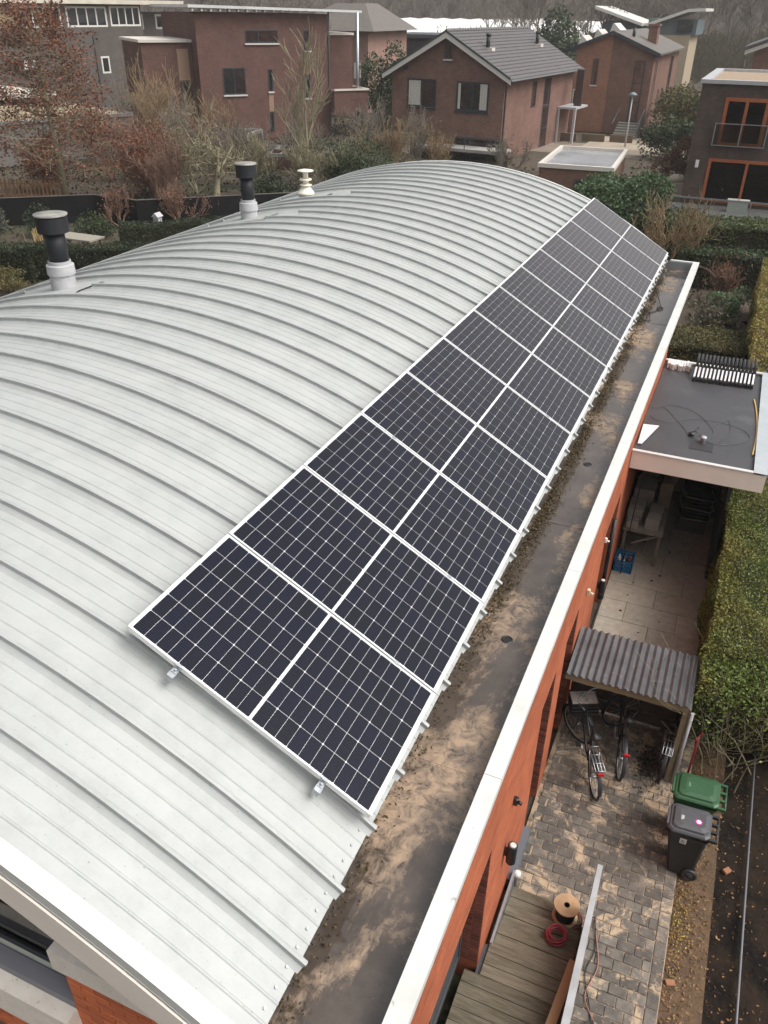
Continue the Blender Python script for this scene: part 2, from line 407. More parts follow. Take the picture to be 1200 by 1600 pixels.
# ---- flues
M['flueb'] = mk('flue_black', (.010,.011,.015), .55)
for i, (fx, fy) in enumerate(flues):
    zb = ZC+math.sqrt(RR**2-(fx-XC)**2)
    base_r, h1, h2, pr, ztop, cr = ((.150, .22, .31, .122, .93, .195), (.138, .17, .27, .108, .90, .178), (.138, .11, .22, .05, .48, .15))[i]
    col = MB().lathe((fx, fy, zb-.12), [(base_r*1.02, 0), (base_r, h1+.12)], 40, smooth=False).build('flue', M['leadw'], house)
    tag(col, ('grey flue of the curved roof with tall black pipe, nearest the camera', 'grey flue with shorter looking black pipe, middle of the three', 'short cream mushroom vent, furthest of the three')[i])
    wm = M['leadw'] if i < 2 else M['creamw']
    MB().lathe((fx, fy, zb), [(base_r*1.12, h1-.02), (base_r*1.12, h1), (pr*1.35, h2), (pr*1.12, h2+.01), (pr*1.12, h2+.05)], 40, smooth=False).build('flue_collar', wm, col)
    if i < 2:
        MB().lathe((fx, fy, zb), [(pr, h2), (pr, ztop-.2)], 32).build('pipe', M['flueb'], col)
        c = MB().lathe((fx, fy, zb), [(pr*1.03, ztop-.24), (cr*.95, ztop-.23), (cr*.97, ztop-.05)], 32, smooth=False)
        for q in range(6):
            a = q*math.pi/3+.3; c.obox((fx+math.cos(a)*cr*.9, fy+math.sin(a)*cr*.9, zb+ztop-.12), (math.cos(a)*.006, math.sin(a)*.006, 0), (-math.sin(a)*.012, math.cos(a)*.012, 0), (0, 0, .09))
        c.build('cap_cage', M['flueb'], col)
        MB().lathe((fx, fy, zb+ztop-.04), [(cr, 0), (cr*1.02, .008), (cr, .02), (cr*.3, .03)], 32).build('cap_lid', mk('weathered_cap_%d' % i, (.16,.16,.15), .5, c2=(.32,.30,.26), scale=8), col)
    else:
        MB().lathe((fx, fy, zb), [(pr, h2), (pr, ztop), (pr*1.5, ztop+.01)], 24).build('pipe', M['creamw'], col)
        MB().lathe((fx, fy, zb), [(.105, h2+.10), (.115, h2+.115), (.105, h2+.13)], 24).build('rain_ring', M['creamw'], col)
        MB().lathe((fx, fy, zb), [(.10, h2+.01), (.115, h2+.02), (.10, h2+.03)], 24).build('rain_ring', M['creamw'], col)
        MB().lathe((fx, fy, zb+ztop), [(pr, -.02), (cr, .0), (cr, .012), (cr*.4, .03)], 28).build('cap_lid', M['creamw'], col)
    a0, a1_ = math.asin((fx-.66-XC)/RR), math.asin((fx+.42-XC)/RR)
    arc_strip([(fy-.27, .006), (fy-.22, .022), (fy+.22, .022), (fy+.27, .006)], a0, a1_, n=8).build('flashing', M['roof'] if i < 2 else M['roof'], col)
# ---- gutter, coping
def gutmat():
    m, n, b = _nodes('muddy_gutter'); L = n.links.new; N = n.nodes.new
    tc = N('ShaderNodeTexCoord')
    def noise(sc, det=8, ro=.65, st=(1,1,1), dist=0.0):
        mp = N('ShaderNodeMapping'); mp.inputs['Scale'].default_value = st; L(tc.outputs['Object'], mp.inputs[0])
        q = N('ShaderNodeTexNoise'); q.inputs['Scale'].default_value = sc; q.inputs['Detail'].default_value = det; q.inputs['Roughness'].default_value = ro; q.inputs['Distortion'].default_value = dist
        L(mp.outputs[0], q.inputs['Vector']); return q.outputs[0]
    def ramp(x, a, b_, c=0, d=1):
        r = N('ShaderNodeMapRange'); r.inputs[1].default_value = a; r.inputs[2].default_value = b_; r.inputs[3].default_value = c; r.inputs[4].default_value = d; L(x, r.inputs[0]); return r.outputs[0]
    def mix(f_, a, b_):
        x = N('ShaderNodeMixRGB'); L(f_, x.inputs[0])
        for i, q in ((1, a), (2, b_)):
            if isinstance(q, tuple): x.inputs[i].default_value = c4(q)
            else: L(q, x.inputs[i])
        return x.outputs[0]
    big = noise(1.15, 9, .68, (1.3,.75,1), .4); sand = ramp(big, .49, .60)
    fine = noise(9, 8, .7, (1,1,1), .8); fr = ramp(fine, .36, .58)
    ml = N('ShaderNodeMath'); ml.operation = 'MULTIPLY'; L(sand, ml.inputs[0]); L(fr, ml.inputs[1])
    s = mix(ramp(noise(3), .35, .65), (.052,.040,.032), (.092,.073,.060))
    s = mix(ml.outputs[0], s, (.34,.235,.150))
    s = mix(ramp(noise(16, 6, .7, (1,1,1), 1.2), .60, .70, 0, .75), s, (.030,.022,.016))
    s = mix(ramp(noise(30, 4), .70, .76, 0, .6), s, (.45,.36,.26))
    L(s, b.inputs['Base Color'])
    L(ramp(ml.outputs[0], 0, .5, .05, .6), b.inputs['Roughness']); b.inputs['Specular IOR Level'].default_value = .9
    bp = N('ShaderNodeBump'); bp.inputs['Strength'].default_value = .35; bp.inputs['Distance'].default_value = .006
    L(ml.outputs[0], bp.inputs['Height']); L(bp.outputs[0], b.inputs['Normal'])
    return m
M['gutter'] = gutmat()
YE = 15.40
MB().box(-.16, .495, Y0-.02, YE-.02, -.50, -.43).build('gutter_floor', M['gutter'], house)
MB().box(-.16, -.10, Y0, YE, -.43, -.25).build('eave_board', M['anthracite'], house)
# membrane laps across the gutter
for yy in (.9, 4.45, 8.1, 11.6): MB().box(-.10, .49, yy, yy+.025, -.432, -.4265).build('membrane_lap', M['gutter'], house)
joints = [Y0-.08, .80, 3.42, 6.3, 9.25, 12.2, 14.75]
joints.append(YE)
for a, b_ in zip(joints[:-1], joints[1:]):
    mb = MB().box(.492, .617, a+.002, b_-.002, -.262, -.244)
    mb.box(.492, .500, a+.002, b_-.002, -.44, -.262); mb.box(.609, .617, a+.002, b_-.002, -.30, -.262)
    mb.build('coping', M['alu'], house)
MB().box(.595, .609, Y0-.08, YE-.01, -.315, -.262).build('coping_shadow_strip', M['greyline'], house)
MB().box(.585, .603, Y0-.08, YE-.01, -.40, -.315).build('gutter_fascia', M['fascia'], house)
MB().box(WX if 0 else .35, .585, Y0-.02, YE-.03, -.53, -.503).build('gutter_soffit', M['anthracite'], house)
MB().box(.04, .617, YE, YE+.07, -.262, -.244).build('end_coping', M['alu'], house)
MB().box(.0, .49, YE-.02, YE, -.44, -.262).build('end_upstand', M['steel'], house)
# drains
for dy in (2.43, 5.92):
    dr = MB().lathe((.205, dy, -.4295), [(.050, 0), (.050, .004), (.038, .006), (.034, .003)], 24, cap=False).build('gutter_drain', M['blackm'], house)
    MB().lathe((.205, dy, -.4290), [(.036, 0), (.001, .0005)], 20, cap=False).build('drain_hole', M['cable'], dr)
# moss and leaf litter under the eave
g = np.random.default_rng(3); n = 16000
yy = g.uniform(-1.2, 15.2, n); dens = .10+.55*np.clip((yy-1.5)/2, 0, 1)*(0.3+.7*np.sin(yy*1.7)**2)*np.clip((12-yy)/5, .25, 1); keep = g.uniform(size=n) < dens; yy = yy[keep]; n = len(yy)
xx = -.09+np.abs(g.normal(0, .065, n))+.045*np.clip((yy-2)/3, 0, 1)
P = np.stack([xx, yy, np.full(n, -.425)+g.uniform(0, .02, n)*np.exp(-xx*6)], 1)
tag(link('leaf_litter', leafmesh('leaf_litter', P, .027, mk('moss_litter', (.075,.055,.022), .95, rnd_v=.6, face_rand=True), off=tuple(root_off(house)), flat=.3), house), kind='stuff')

# ---- brick side wall with openings
M['orange'] = mk('orange_brick_plain', (.56,.15,.055), .9, c2=(.42,.11,.045), scale=3, rnd_v=.22, bump=.3, bscale=40, c3=(.47,.14,.055), scale3=1.2)
M['brickwall'] = brickmat('orange_brick_wall', (.44,.108,.045), (.30,.075,.034), (.27,.15,.095), .21, .058, .006, .25)
M['shadebrick'] = brickmat('shaded_side_brick', (.22,.062,.036), (.14,.045,.03), (.05,.03,.025), .21, .058, .012, .25)  # darker copy of the wall brick, shade mixed into the colour
WX = .35
ops = [(-.7, 2.2, 'door'), (4.28, 5.02, 'window'), (5.60, 6.42, 'window'), (8.45, 9.92, 'door')]
ZL = -2.93; w = MB()
w.box(WX-.30, WX, -1.2, 15.38, ZL, -.44)
ys = -1.2
for (a, b_, kk) in ops:
    if a > ys: w.box(WX-.30, WX, ys, a, ZG-.1, ZL)
    ys = b_
w.box(WX-.30, WX, ys, 15.38, ZG-.1, ZL)
w.build('side_wall', M['brickwall'], house)
# headers of individually laid bricks around jambs (reveal courses that face the camera)
bk = MB().box(-.055, .055, -.006, .004, -.024, .024).mesh('brick', M['shadebrick'])
M['revbrick'] = mk('shaded_reveal_brick', (.20,.058,.036), .9, rnd_v=.35, c2=(.14,.045,.03), scale=12)  # orange wall brick darkened, the reveals' shade put into its colour
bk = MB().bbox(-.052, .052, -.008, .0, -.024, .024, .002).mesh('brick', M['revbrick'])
for (a, b_, kk) in ops[:3]:
    zz = ZL-.035; r = 0
    while zz > ZG+.02:
        if zz < (-4.99 if a < 0 else -9): 
            if a < 0: break
        for q in range(2):
            xx = WX-.055-.112*q
            piece('brick', bk, house, (xx, b_-.0005, zz), rot=(0, 0, 0))
        zz -= .058; r += 1
for (a, b_, kk) in ops:
    zb = -5.0 if a < 0 else ZG
    fr = MB(); xr = WX-.235
    fr.box(xr-.04, xr+.03, a, a+.07, zb, ZL); fr.box(xr-.04, xr+.03, b_-.07, b_, zb, ZL); fr.box(xr-.04, xr+.03, a+.07, b_-.07, ZL-.07, ZL); fr.box(xr-.04, xr+.03, a+.07, b_-.07, zb, zb+.10)
    if b_-a > 2: 
        fr.box(xr-.04, xr+.03, b_-1.05, b_-.97, zb+.1, ZL-.07); fr.box(xr-.02, xr+.02, b_-.97, b_-.07, zb+.1, ZL-.07)
    o = fr.build(kk, M['anthracite'], house)
    if b_-a > 2:
        MB().box(xr-.01, xr+.005, a+.07, b_-1.05, zb+.1, ZL-.07).build('pane', M['glass'], o)
        hd = MB().tube([(xr+.02, b_-.80, -3.98), (xr+.07, b_-.80, -3.98)], .008, 8).tube([(xr+.07, b_-.80, -3.98), (xr+.07, b_-.68, -3.98)], .009, 8).tube([(xr+.02, b_-.80, -3.98), (xr+.022, b_-.80, -3.98)], .03, 14)
        hd.build('handle', M['steel'], o)
    else: MB().box(xr-.01, xr+.005, a+.07, b_-.07, zb+.1, ZL-.07).build('pane', M['glass'], o)
# interior darkness, far gable and back walls
MB().box(-9.4, -9.1, -1.2, 15.38, ZG, -.3).build('rear_wall', M['brickwall'], house)
def gablewall(name, yw, mat):
    mb = MB(); n = 24; a_ = [-A1+.02+(2*A1-.04)*i/n for i in range(n+1)]; zb = ZG
    pts = [(XC+(RR-.1)*math.sin(a), ZC+(RR-.1)*math.cos(a)) for a in a_]
    vs = []
    for yq in (yw, yw+.25):
        for (x, z) in pts: vs.append((x, yq, z))
        for (x, z) in pts: vs.append((x, yq, zb))
    m_ = n+1; fs = []
    for i in range(n):
        fs.append((i, m_+i, m_+i+1, i+1)); o_ = 2*m_; fs.append((o_+i, o_+i+1, o_+m_+i+1, o_+m_+i))
    mb.add(vs, fs); return mb.build(name, mat, house)
gablewall('far_gable_wall', 15.12, M['brickwall'])
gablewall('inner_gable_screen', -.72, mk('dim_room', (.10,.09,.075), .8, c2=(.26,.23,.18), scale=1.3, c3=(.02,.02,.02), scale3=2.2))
# near gable corner: stone band, individually laid bricks, window frame, sill
ob = MB().box(-1.56, .33, -1.24, -.90, -.765, -.575).build('stone_band', M['stone'], house)
MB().box(-1.53, .05, -1.176, -.90, -3.3, -.765).build('pier_core', mk('mortar', (.13,.06,.04), .95), house)
bm = MB().bbox(-.103, .103, -.012, .02, -.0245, .0245, .003).mesh('brick', M['orange'])
hb = MB().bbox(-.050, .050, -.012, .02, -.0245, .0245, .003).mesh('brick', M['orange'])
zz = -.765-.031; r = 0
while zz > -1.75:
    xx = -1.53+(.105 if r % 2 == 0 else .052)
    if r % 2: piece('brick', hb, house, (xx, -1.19, zz), rot=(0, 0, 0)); xx += .052+.008+.105
    while xx < -.2:
        piece('brick', bm, house, (xx, -1.19+rnd.uniform(-.003, .003), zz)); xx += .214
    zz -= .057; r += 1
fr = MB()
fr.box(-4.6, -1.53, -1.10, -1.03, -1.20, -1.125); fr.box(-1.60, -1.53, -1.10, -1.03, -1.125, .0); fr.box(-2.62, -2.55, -1.10, -1.03, -1.125, .35)
wf = fr.build('window_frame', M['anthracite'], house)
MB().box(-4.6, -1.55, -1.115, -1.10, -1.135, -1.105).build('glazing_bead', mk('pale_bead', (.42,.43,.38), .4), wf)
MB().box(-4.6, -1.60, -1.07, -1.062, -1.125, .15).build('pane', M['clear'], wf)
MB().box(-4.6, -1.53, -1.20, -1.10, -1.28, -1.20).build('sub_sill', mk('grey_sub_sill', (.17,.17,.19), .5), house)
MB().box(-4.6, -1.53, -1.30, -1.06, -1.60, -1.285).build('stone_sill', M['stone'], house)
MB().box(-4.6, -1.53, -1.185, -.9, -3.2, -1.60).build('apron_core', mk('mortar_b', (.16,.075,.05), .95), house)
zz = -1.635; r = 0
while zz > -2.2:
    xx = -2.6+(.1 if r % 2 else 0)
    while xx < -1.62: piece('brick', bm, house, (xx, -1.19, zz)); xx += .214
    zz -= .057; r += 1
MB().box(-4.6, -1.2, -1.02, -.75, -1.5, -1.22).build('room_floor', mk('room_floor', (.20,.17,.11), .8, c2=(.06,.055,.045), scale=2.2, c3=(.30,.26,.17), scale3=3), house)  # tan mottle stands in for paving reflected in the window pane
# wall fittings on the side wall (parts of the wall: lamps etc.)
def wall_lamp(y, z, s, label):
    e = empty('wall_lamp', (WX, y, z), label, 'wall lamp')
    MB().lathe((WX+.075*s, y, z), [(.045*s, -.13*s), (.05*s, -.12*s), (.05*s, .12*s), (.045*s, .13*s)], 20).build('lamp_shade', M['blackm'], e)
    MB().box(WX, WX+.04*s, y-.025, y+.025, z-.05, z+.05).build('bracket', M['blackm'], e)
    MB().lathe((WX+.075*s, y, z+.131*s), [(.038*s, 0), (.02*s, .008)], 16).build('lens', mk('frosted_lens', (.55,.55,.52), .2), e)
wall_lamp(2.95, -3.92, 1.15, 'black cylinder wall lamp on the orange brick pier beside the deck')
wall_lamp(8.62, -4.05, 1.0, 'black cylinder wall lamp on the brick wall near the blue crate')
def small_box(name, y, z, m_, label, cat, s=.05):
    e = empty(name, (WX, y, z), label, cat)
    MB().bbox(WX, WX+s, y-s*.6, y+s*.6, z-s, z+s, .008).build('housing', m_, e)
    MB().tube([(WX+s, y, z-s*.2), (WX+s*1.9, y, z-s*.5)], s*.42, 12).build('nozzle', m_, e)
small_box('wall_sensor', 3.10, -3.22, M['blackm'], 'small black sensor high on the brick pier above the wall lamp', 'sensor', .05)
small_box('outdoor_camera', 7.04, -3.08, mk('cream_plastic', (.55,.46,.32), .5), 'small cream coloured fitting high on the brick wall before the corrugated shelter', 'sensor', .05)
small_box('bulkhead_light', 8.40, -2.99, M['white'], 'small white fitting at the top corner of the far brick doorway', 'light', .04)
o = MB().lathe((.46, 3.52, -5.3), [(.02, 0), (.02, .20), (.045, .21), (.045, .27), (.02, .30)], 18).build('pipe_end', M['white'])
tag(o, 'small white capped pipe end standing at the foot of the deck steps', 'pipe')
dp = empty('downpipe', (WX+.06, 9.0, ZG), 'black downpipe on the brick wall in front of the far doorway', 'downpipe')
MB().tube([(WX+.05, 9.05, ZL-.02), (WX+.05, 9.05, -4.45)], .035, 12).build('pipe', M['blackm'], dp)
MB().lathe((WX+.05, 9.05, -4.62), [(.05, 0), (.055, .02), (.055, .17)], 14).build('foot', M['blackm'], dp)
o = MB().box(WX, WX+.09, 3.42, 4.27, ZG, ZG+.22).build('plinth', mk('grey_plinth', (.10,.11,.125), .6)); tag(o, 'low grey plinth along the foot of the orange brick wall', 'plinth')

# ================================================================== SOLAR PANELS
TH = 0.516214333; PL, PW, PITCH = 1.903, 1.134, 1.15
def cellmat():
    m, n, b = _nodes('solar_cell'); L = n.links.new; N = n.nodes.new
    tc = N('ShaderNodeTexCoord'); sp = N('ShaderNodeSeparateXYZ'); L(tc.outputs['Object'], sp.inputs[0])
    def stripe(sock, freq, lo, hi):
        a = N('ShaderNodeMath'); a.operation = 'MULTIPLY'; a.inputs[1].default_value = freq; L(sock, a.inputs[0])
        fr_ = N('ShaderNodeMath'); fr_.operation = 'FRACT'; L(a.outputs[0], fr_.inputs[0])
        c = N('ShaderNodeMath'); c.operation = 'SUBTRACT'; c.inputs[1].default_value = .5; L(fr_.outputs[0], c.inputs[0])
        d = N('ShaderNodeMath'); d.operation = 'ABSOLUTE'; L(c.outputs[0], d.inputs[0])
        r = N('ShaderNodeMapRange'); r.inputs[1].default_value = lo; r.inputs[2].default_value = hi; r.inputs[3].default_value = 1; r.inputs[4].default_value = 0; L(d.outputs[0], r.inputs[0]); return r.outputs[0]
    bus = stripe(sp.outputs[1], 1/.0184, .03, .07)
    oi = N('ShaderNodeObjectInfo')
    base = N('ShaderNodeMixRGB'); base.inputs[1].default_value = (.0008,.0021,.0115,1); base.inputs[2].default_value = (.0016,.0024,.0070,1); L(oi.outputs['Random'], base.inputs[0])
    mx = N('ShaderNodeMixRGB'); mx.inputs[2].default_value = (.07,.075,.09,1); L(base.outputs[0], mx.inputs[1])
    sc = N('ShaderNodeMath'); sc.operation = 'MULTIPLY'; sc.inputs[1].default_value = .18; L(bus, sc.inputs[0]); L(sc.outputs[0], mx.inputs[0])
    L(mx.outputs[0], b.inputs['Base Color']); b.inputs['Roughness'].default_value = .09; b.inputs['IOR'].default_value = 1.38; b.inputs['Sheen Weight'].default_value = 1.0; b.inputs['Sheen Roughness'].default_value = .31; b.inputs['Sheen Tint'].default_value = (1, .88, .82, 1)
    return m
M['cell'] = cellmat()
M['backsheet'] = mk('white_backsheet', (.62,.62,.63), .25, coat=.3)
M['pframe'] = mk('silver_panel_frame', (.78,.78,.78), .35, c2=(.68,.68,.67), scale=5, metal=.25)
cw, ch, ct = .1806, .0891, .0065
def cell_outline(flip):
    x0, x1, y0_, y1_ = -ch/2, ch/2, -cw/2, cw/2
    if flip: return [(x0,y0_),(x1-ct,y0_),(x1,y0_+ct),(x1,y1_-ct),(x1-ct,y1_),(x0,y1_)]
    return [(x0+ct,y0_),(x1,y0_),(x1,y1_),(x0+ct,y1_),(x0,y1_-ct),(x0,y0_+ct)]
cme = []
for fl in (False, True):
    q = MB(); ol = cell_outline(fl)
    q.add([(x, y, .0012) for x, y in ol]+[(x, y, 0) for x, y in ol], [tuple(range(6))]+[(i, i+6, (i+1) % 6+6, (i+1) % 6) for i in range(6)])
    cme.append(q.mesh('cell', M['cell']))
def cell_centres():
    out = []
    for hf in (0, 1):
        for i in range(10):
            x = -.030-.006-(hf*(10*.0914+.021))-.0914*(i+.5)+.006
            for j in range(6):
                y = .015+(PW-.03)*(j+.5)/6
                out.append((x, y, (i+1*hf) % 2))
    return out
CC = cell_centres()
fm = MB()
for (x0, x1, y0_, y1_) in ((-PL, 0, 0, .014), (-PL, 0, PW-.014, PW), (-PL, -PL+.020, .014, PW-.014), (-.020, 0, .014, PW-.014)): fm.box(x0, x1, y0_, y1_, -.035, .004)
pf_me = fm.mesh('frame', M['pframe'])
bs_me = MB().box(-PL+.02, -.02, .014, PW-.014, -.006, 0).mesh('backsheet', M['backsheet'])
grid = MB()
for (x, y, fl) in CC:
    ol = cell_outline(fl); grid.add([(x+a, y+b_, .0012) for a, b_ in ol], [tuple(range(6))])
grid_me = grid.mesh('cell_grid', M['cell'])
ordn = ['nearest the camera', 'second from the near end', 'third from the near end', 'fourth from the near end', 'fifth from the near end', 'sixth from the near end', 'seventh, middle one of the row', 'sixth from the far end', 'fifth from the far end', 'fourth from the far end', 'third from the far end', 'second from the far end', 'at the far end of the roof']
clampm = MB().box(-.02, .02, -.006, .006+.016, .004, .010).mesh('mid_clamp', M['steel'])
for i in range(13):
    e = empty('solar_panel', (0, i*PITCH, 0), 'dark solar panel with white frame on curved roof, ' + ordn[i], 'solar panel', 'solar panels in one row along the roof edge')
    e.rotation_euler = (0, TH, 0)
    for nme, me in (('frame', pf_me), ('backsheet', bs_me)):
        o = bpy.data.objects.new(nme, me); COL.objects.link(o); o.parent = e
    if i < 6:
        for (x, y, fl) in CC:
            o = bpy.data.objects.new('cell', cme[fl]); COL.objects.link(o); o.parent = e; o.location = (x, y, 0)
    else:
        o = bpy.data.objects.new('cell_grid', grid_me); COL.objects.link(o); o.parent = e
    if i < 12:
        for xr in (-.36, -1.50):
            o = bpy.data.objects.new('mid_clamp', clampm); COL.objects.link(o); o.parent = e; o.location = (xr, PW, 0)
for xr, lb in ((-.36, 'lower aluminium mounting rail under the solar panels, end clamp showing near the gutter'), (-1.50, 'upper aluminium mounting rail under the solar panels, end clamp showing on the bare roof')):
    e = empty('mounting_rail', (0, 0, 0), lb, 'mounting rail'); e.rotation_euler = (0, TH, 0)
    rl = MB().box(xr-.02, xr+.02, -.075, 12*PITCH+PW+.05, -.078, -.037); rl.build('rail', M['steel'], e, local=True)
    cl = MB().box(xr-.022, xr+.022, -.040, -.003, -.037, -.030).box(xr-.022, xr+.022, -.010, -.003, -.030, .006).box(xr-.022, xr+.022, -.01, .010, .005, .009)
    cl.tube([(xr, -.024, -.030), (xr, -.024, -.012)], .009, 8); cl.box(xr-.024, xr-.018, -.078, -.04, -.08, -.03); cl.box(xr+.018, xr+.024, -.078, -.04, -.08, -.03)
    cl.build('end_clamp', M['steel'], e, local=True)
    ft = MB()
    for q in range(17): 
        yq = SEAM0+SP*(2*q+2)
        ft.box(xr-.02, xr+.02, yq-.02, yq+.02, -.13, -.078)
    ft.build('seam_clamps', M['steel'], e, local=True)
# loose cable hanging into the gutter
cb = MB()
def curve(pts, n=10):
    out = []; P_ = [Vector(p) for p in pts]; P_ = [P_[0]]+P_+[P_[-1]]
    for i in range(1, len(P_)-2):
        for t in range(n):
            t = t/n; a, b_, c, d = P_[i-1:i+3]
            out.append(.5*((2*b_)+(-a+c)*t+(2*a-5*b_+4*c-d)*t*t+(-a+3*b_-3*c+d)*t*t*t))
    out.append(P_[-2]); return out
cb.tube(curve([(-.1, 13.6, .0), (.03, 13.2, -.25), (.15, 12.85, -.37), (.22, 12.6, -.41), (.27, 12.5, -.415), (.22, 12.38, -.415), (.17, 12.5, -.41), (.22, 12.58, -.41), (.18, 12.35, -.415), (.08, 12.15, -.41), (-.02, 12.2, -.36), (-.1, 12.4, -.2)]), .009, 6)
cb.tube(curve([(-.06, 11.7, -.3), (.05, 11.62, -.39), (.16, 11.66, -.405)]), .012, 6)
tag(cb.build('loose_cable', M['cable']), 'black cable hanging from under the panels and coiled in the gutter', 'cable')
# ================================================================== YARD: pavers, slabs, soil
def sandmix(name, c1, c2, rough=.85, sandlo=.52, sandhi=.56, sc=1.7, rv=.25):
    """surface partly covered with spilled joint sand; world-space noise"""
    m, n, b = _nodes(name); L = n.links.new; N = n.nodes.new
    gm = N('ShaderNodeNewGeometry')
    def noise(s_, det=8, ro=.65, dist=0.0):
        q = N('ShaderNodeTexNoise'); q.inputs['Scale'].default_value = s_; q.inputs['Detail'].default_value = det; q.inputs['Roughness'].default_value = ro; q.inputs['Distortion'].default_value = dist
        L(gm.outputs['Position'], q.inputs['Vector']); return q.outputs[0]
    def ramp(x, a, b_):
        r = N('ShaderNodeMapRange'); r.inputs[1].default_value = a; r.inputs[2].default_value = b_; L(x, r.inputs[0]); return r.outputs[0]
    def mix(f_, a, b_):
        x = N('ShaderNodeMixRGB'); L(f_, x.inputs[0])
        for i, q in ((1, a), (2, b_)):
            if isinstance(q, tuple): x.inputs[i].default_value = c4(q)
            else: L(q, x.inputs[i])
        return x.outputs[0]
    s = mix(ramp(noise(9), .35, .65), c1, c2)
    oi = N('ShaderNodeObjectInfo'); mr = N('ShaderNodeMapRange'); mr.inputs[3].default_value = 1-rv; mr.inputs[4].default_value = 1+rv; L(oi.outputs['Random'], mr.inputs[0])
    hv = N('ShaderNodeHueSaturation'); L(mr.outputs[0], hv.inputs['Value']); L(s, hv.inputs['Color'])
    aj = N('ShaderNodeMath'); aj.operation = 'MULTIPLY_ADD'; aj.inputs[1].default_value = .07; L(oi.outputs['Random'], aj.inputs[0]); L(noise(sc, 12, .80, .9), aj.inputs[2])
    s = mix(ramp(aj.outputs[0], sandlo+.035, sandhi+.035), hv.outputs[0], (.40,.30,.20))
    s = mix(ramp(noise(14, 4), .60, .68), s, (.30,.21,.13) if sandlo < .6 else c2)
    L(s, b.inputs['Base Color']); b.inputs['Roughness'].default_value = rough
    bp = N('ShaderNodeBump'); bp.inputs['Strength'].default_value = .5; bp.inputs['Distance'].default_value = .006; L(noise(30, 5), bp.inputs['Height']); L(bp.outputs[0], b.inputs['Normal'])
    return m
M['paver'] = sandmix('dark_clinker_paver', (.082,.073,.064), (.150,.130,.108), sandlo=.525, sandhi=.585, rv=.32, sc=2.3)
M['sandbed'] = mk('sand_bed', (.42,.31,.21), .95, c2=(.27,.20,.14), scale=5, c3=(.07,.05,.035), scale3=2.2, lo3=.52, hi3=.60, bump=.4, bscale=40)
yard = MB().box(WX, 2.34, -1.6, 7.62, ZG-.2, ZG-.012).build('paved_yard', M['sandbed']); tag(yard, kind='structure')
pv = MB().bbox(-.101, .101, -.066, .066, -.05, 0, .006).mesh('paver', M['paver'])
ph = MB().bbox(-.049, .049, -.066, .066, -.05, 0, .006).mesh('paver', M['paver'])
cand = []
row = 0; yy = -1.2
while yy < 7.55:
    xx = .42+(.0 if row % 2 else .104); 
    if row % 2 == 0: cand.append((.445+.01, yy, 1))
    while xx+.2 < 2.21:
        cand.append((xx+.104, yy, 0)); xx += .209
    if 2.19-xx > .09: cand.append((xx+.052, yy, 1))
    yy += .140; row += 1
soldier = [(2.265, -1.2+k*.209) for k in range(42)]
for (x, y) in soldier: piece('paver', pv, yard, (x, y, ZG+rnd.uniform(-.003,.004)), rot=(0, 0, math.pi/2+rnd.uniform(-.02,.02)))
vis = [c for c in cand if not (c[0] < 1.40 and c[1] < 2.7) and not (c[1] < .2)]
vis.sort(key=lambda c: (c[1]-CAM[1])**2*1.0+(c[0]-CAM[0])**2)
rest = [c for c in cand if c not in vis[:258] and not (c[0] < 1.3 and c[1] < 2.6)]
for (x, y, h) in vis[:258]:
    piece('paver', ph if h else pv, yard, (x, y, ZG+rnd.uniform(-.003, .004)), rot=(rnd.uniform(-.01,.01), rnd.uniform(-.012,.012), rnd.uniform(-.02,.02)))
mb = MB()
for (x, y, h) in rest:
    w_ = .049 if h else .101; mb.bbox(x-w_, x+w_, y-.066, y+.066, ZG-.05, ZG+rnd.uniform(-.003,.004), .006)
tag(mb.build('pavers', M['paver'], yard), kind='stuff')
# big concrete slabs beyond
M['slab'] = sandmix('concrete_slab', (.31,.265,.215), (.40,.345,.28), sandlo=.60, sandhi=.70, sc=1.0, rv=.09)
terr = MB().box(WX, 2.22, 7.64, 15.6, ZG-.2, ZG-.02).build('slab_terrace', mk('slab_joint', (.10,.085,.065), .95)); tag(terr, kind='structure')
row = 0; yy = 7.66
while yy < 15:
    x0 = WX+.02; first = True
    while x0 < 2.2:
        L_ = (.45 if (row % 2 and first) else .92); x1 = min(x0+L_, 2.2); first = False
        if x1-x0 > .1: MB().bbox(x0+.004, x1-.004, yy+.004, yy+.596, ZG-.05, ZG+rnd.uniform(-.002,.003), .003).build('concrete_slab', M['slab'], terr)
        x0 = x1
    yy += .60; row += 1
# dark holes / spots on the slabs
sp_ = MB(); r2 = random.Random(4)
for k in range(26):
    x, y = (r2.uniform(.5, 2.0), r2.uniform(8.6, 12.6)); s_ = r2.choice((.012,.018,.03))
    sp_.lathe((x, y, ZG+.004), [(s_, 0), (s_*.6, .003)], 7, cap=True)
tag(sp_.build('dropped_leaf_bits', mk('dark_leaf_bits', (.02,.014,.01), .8)), kind='stuff')
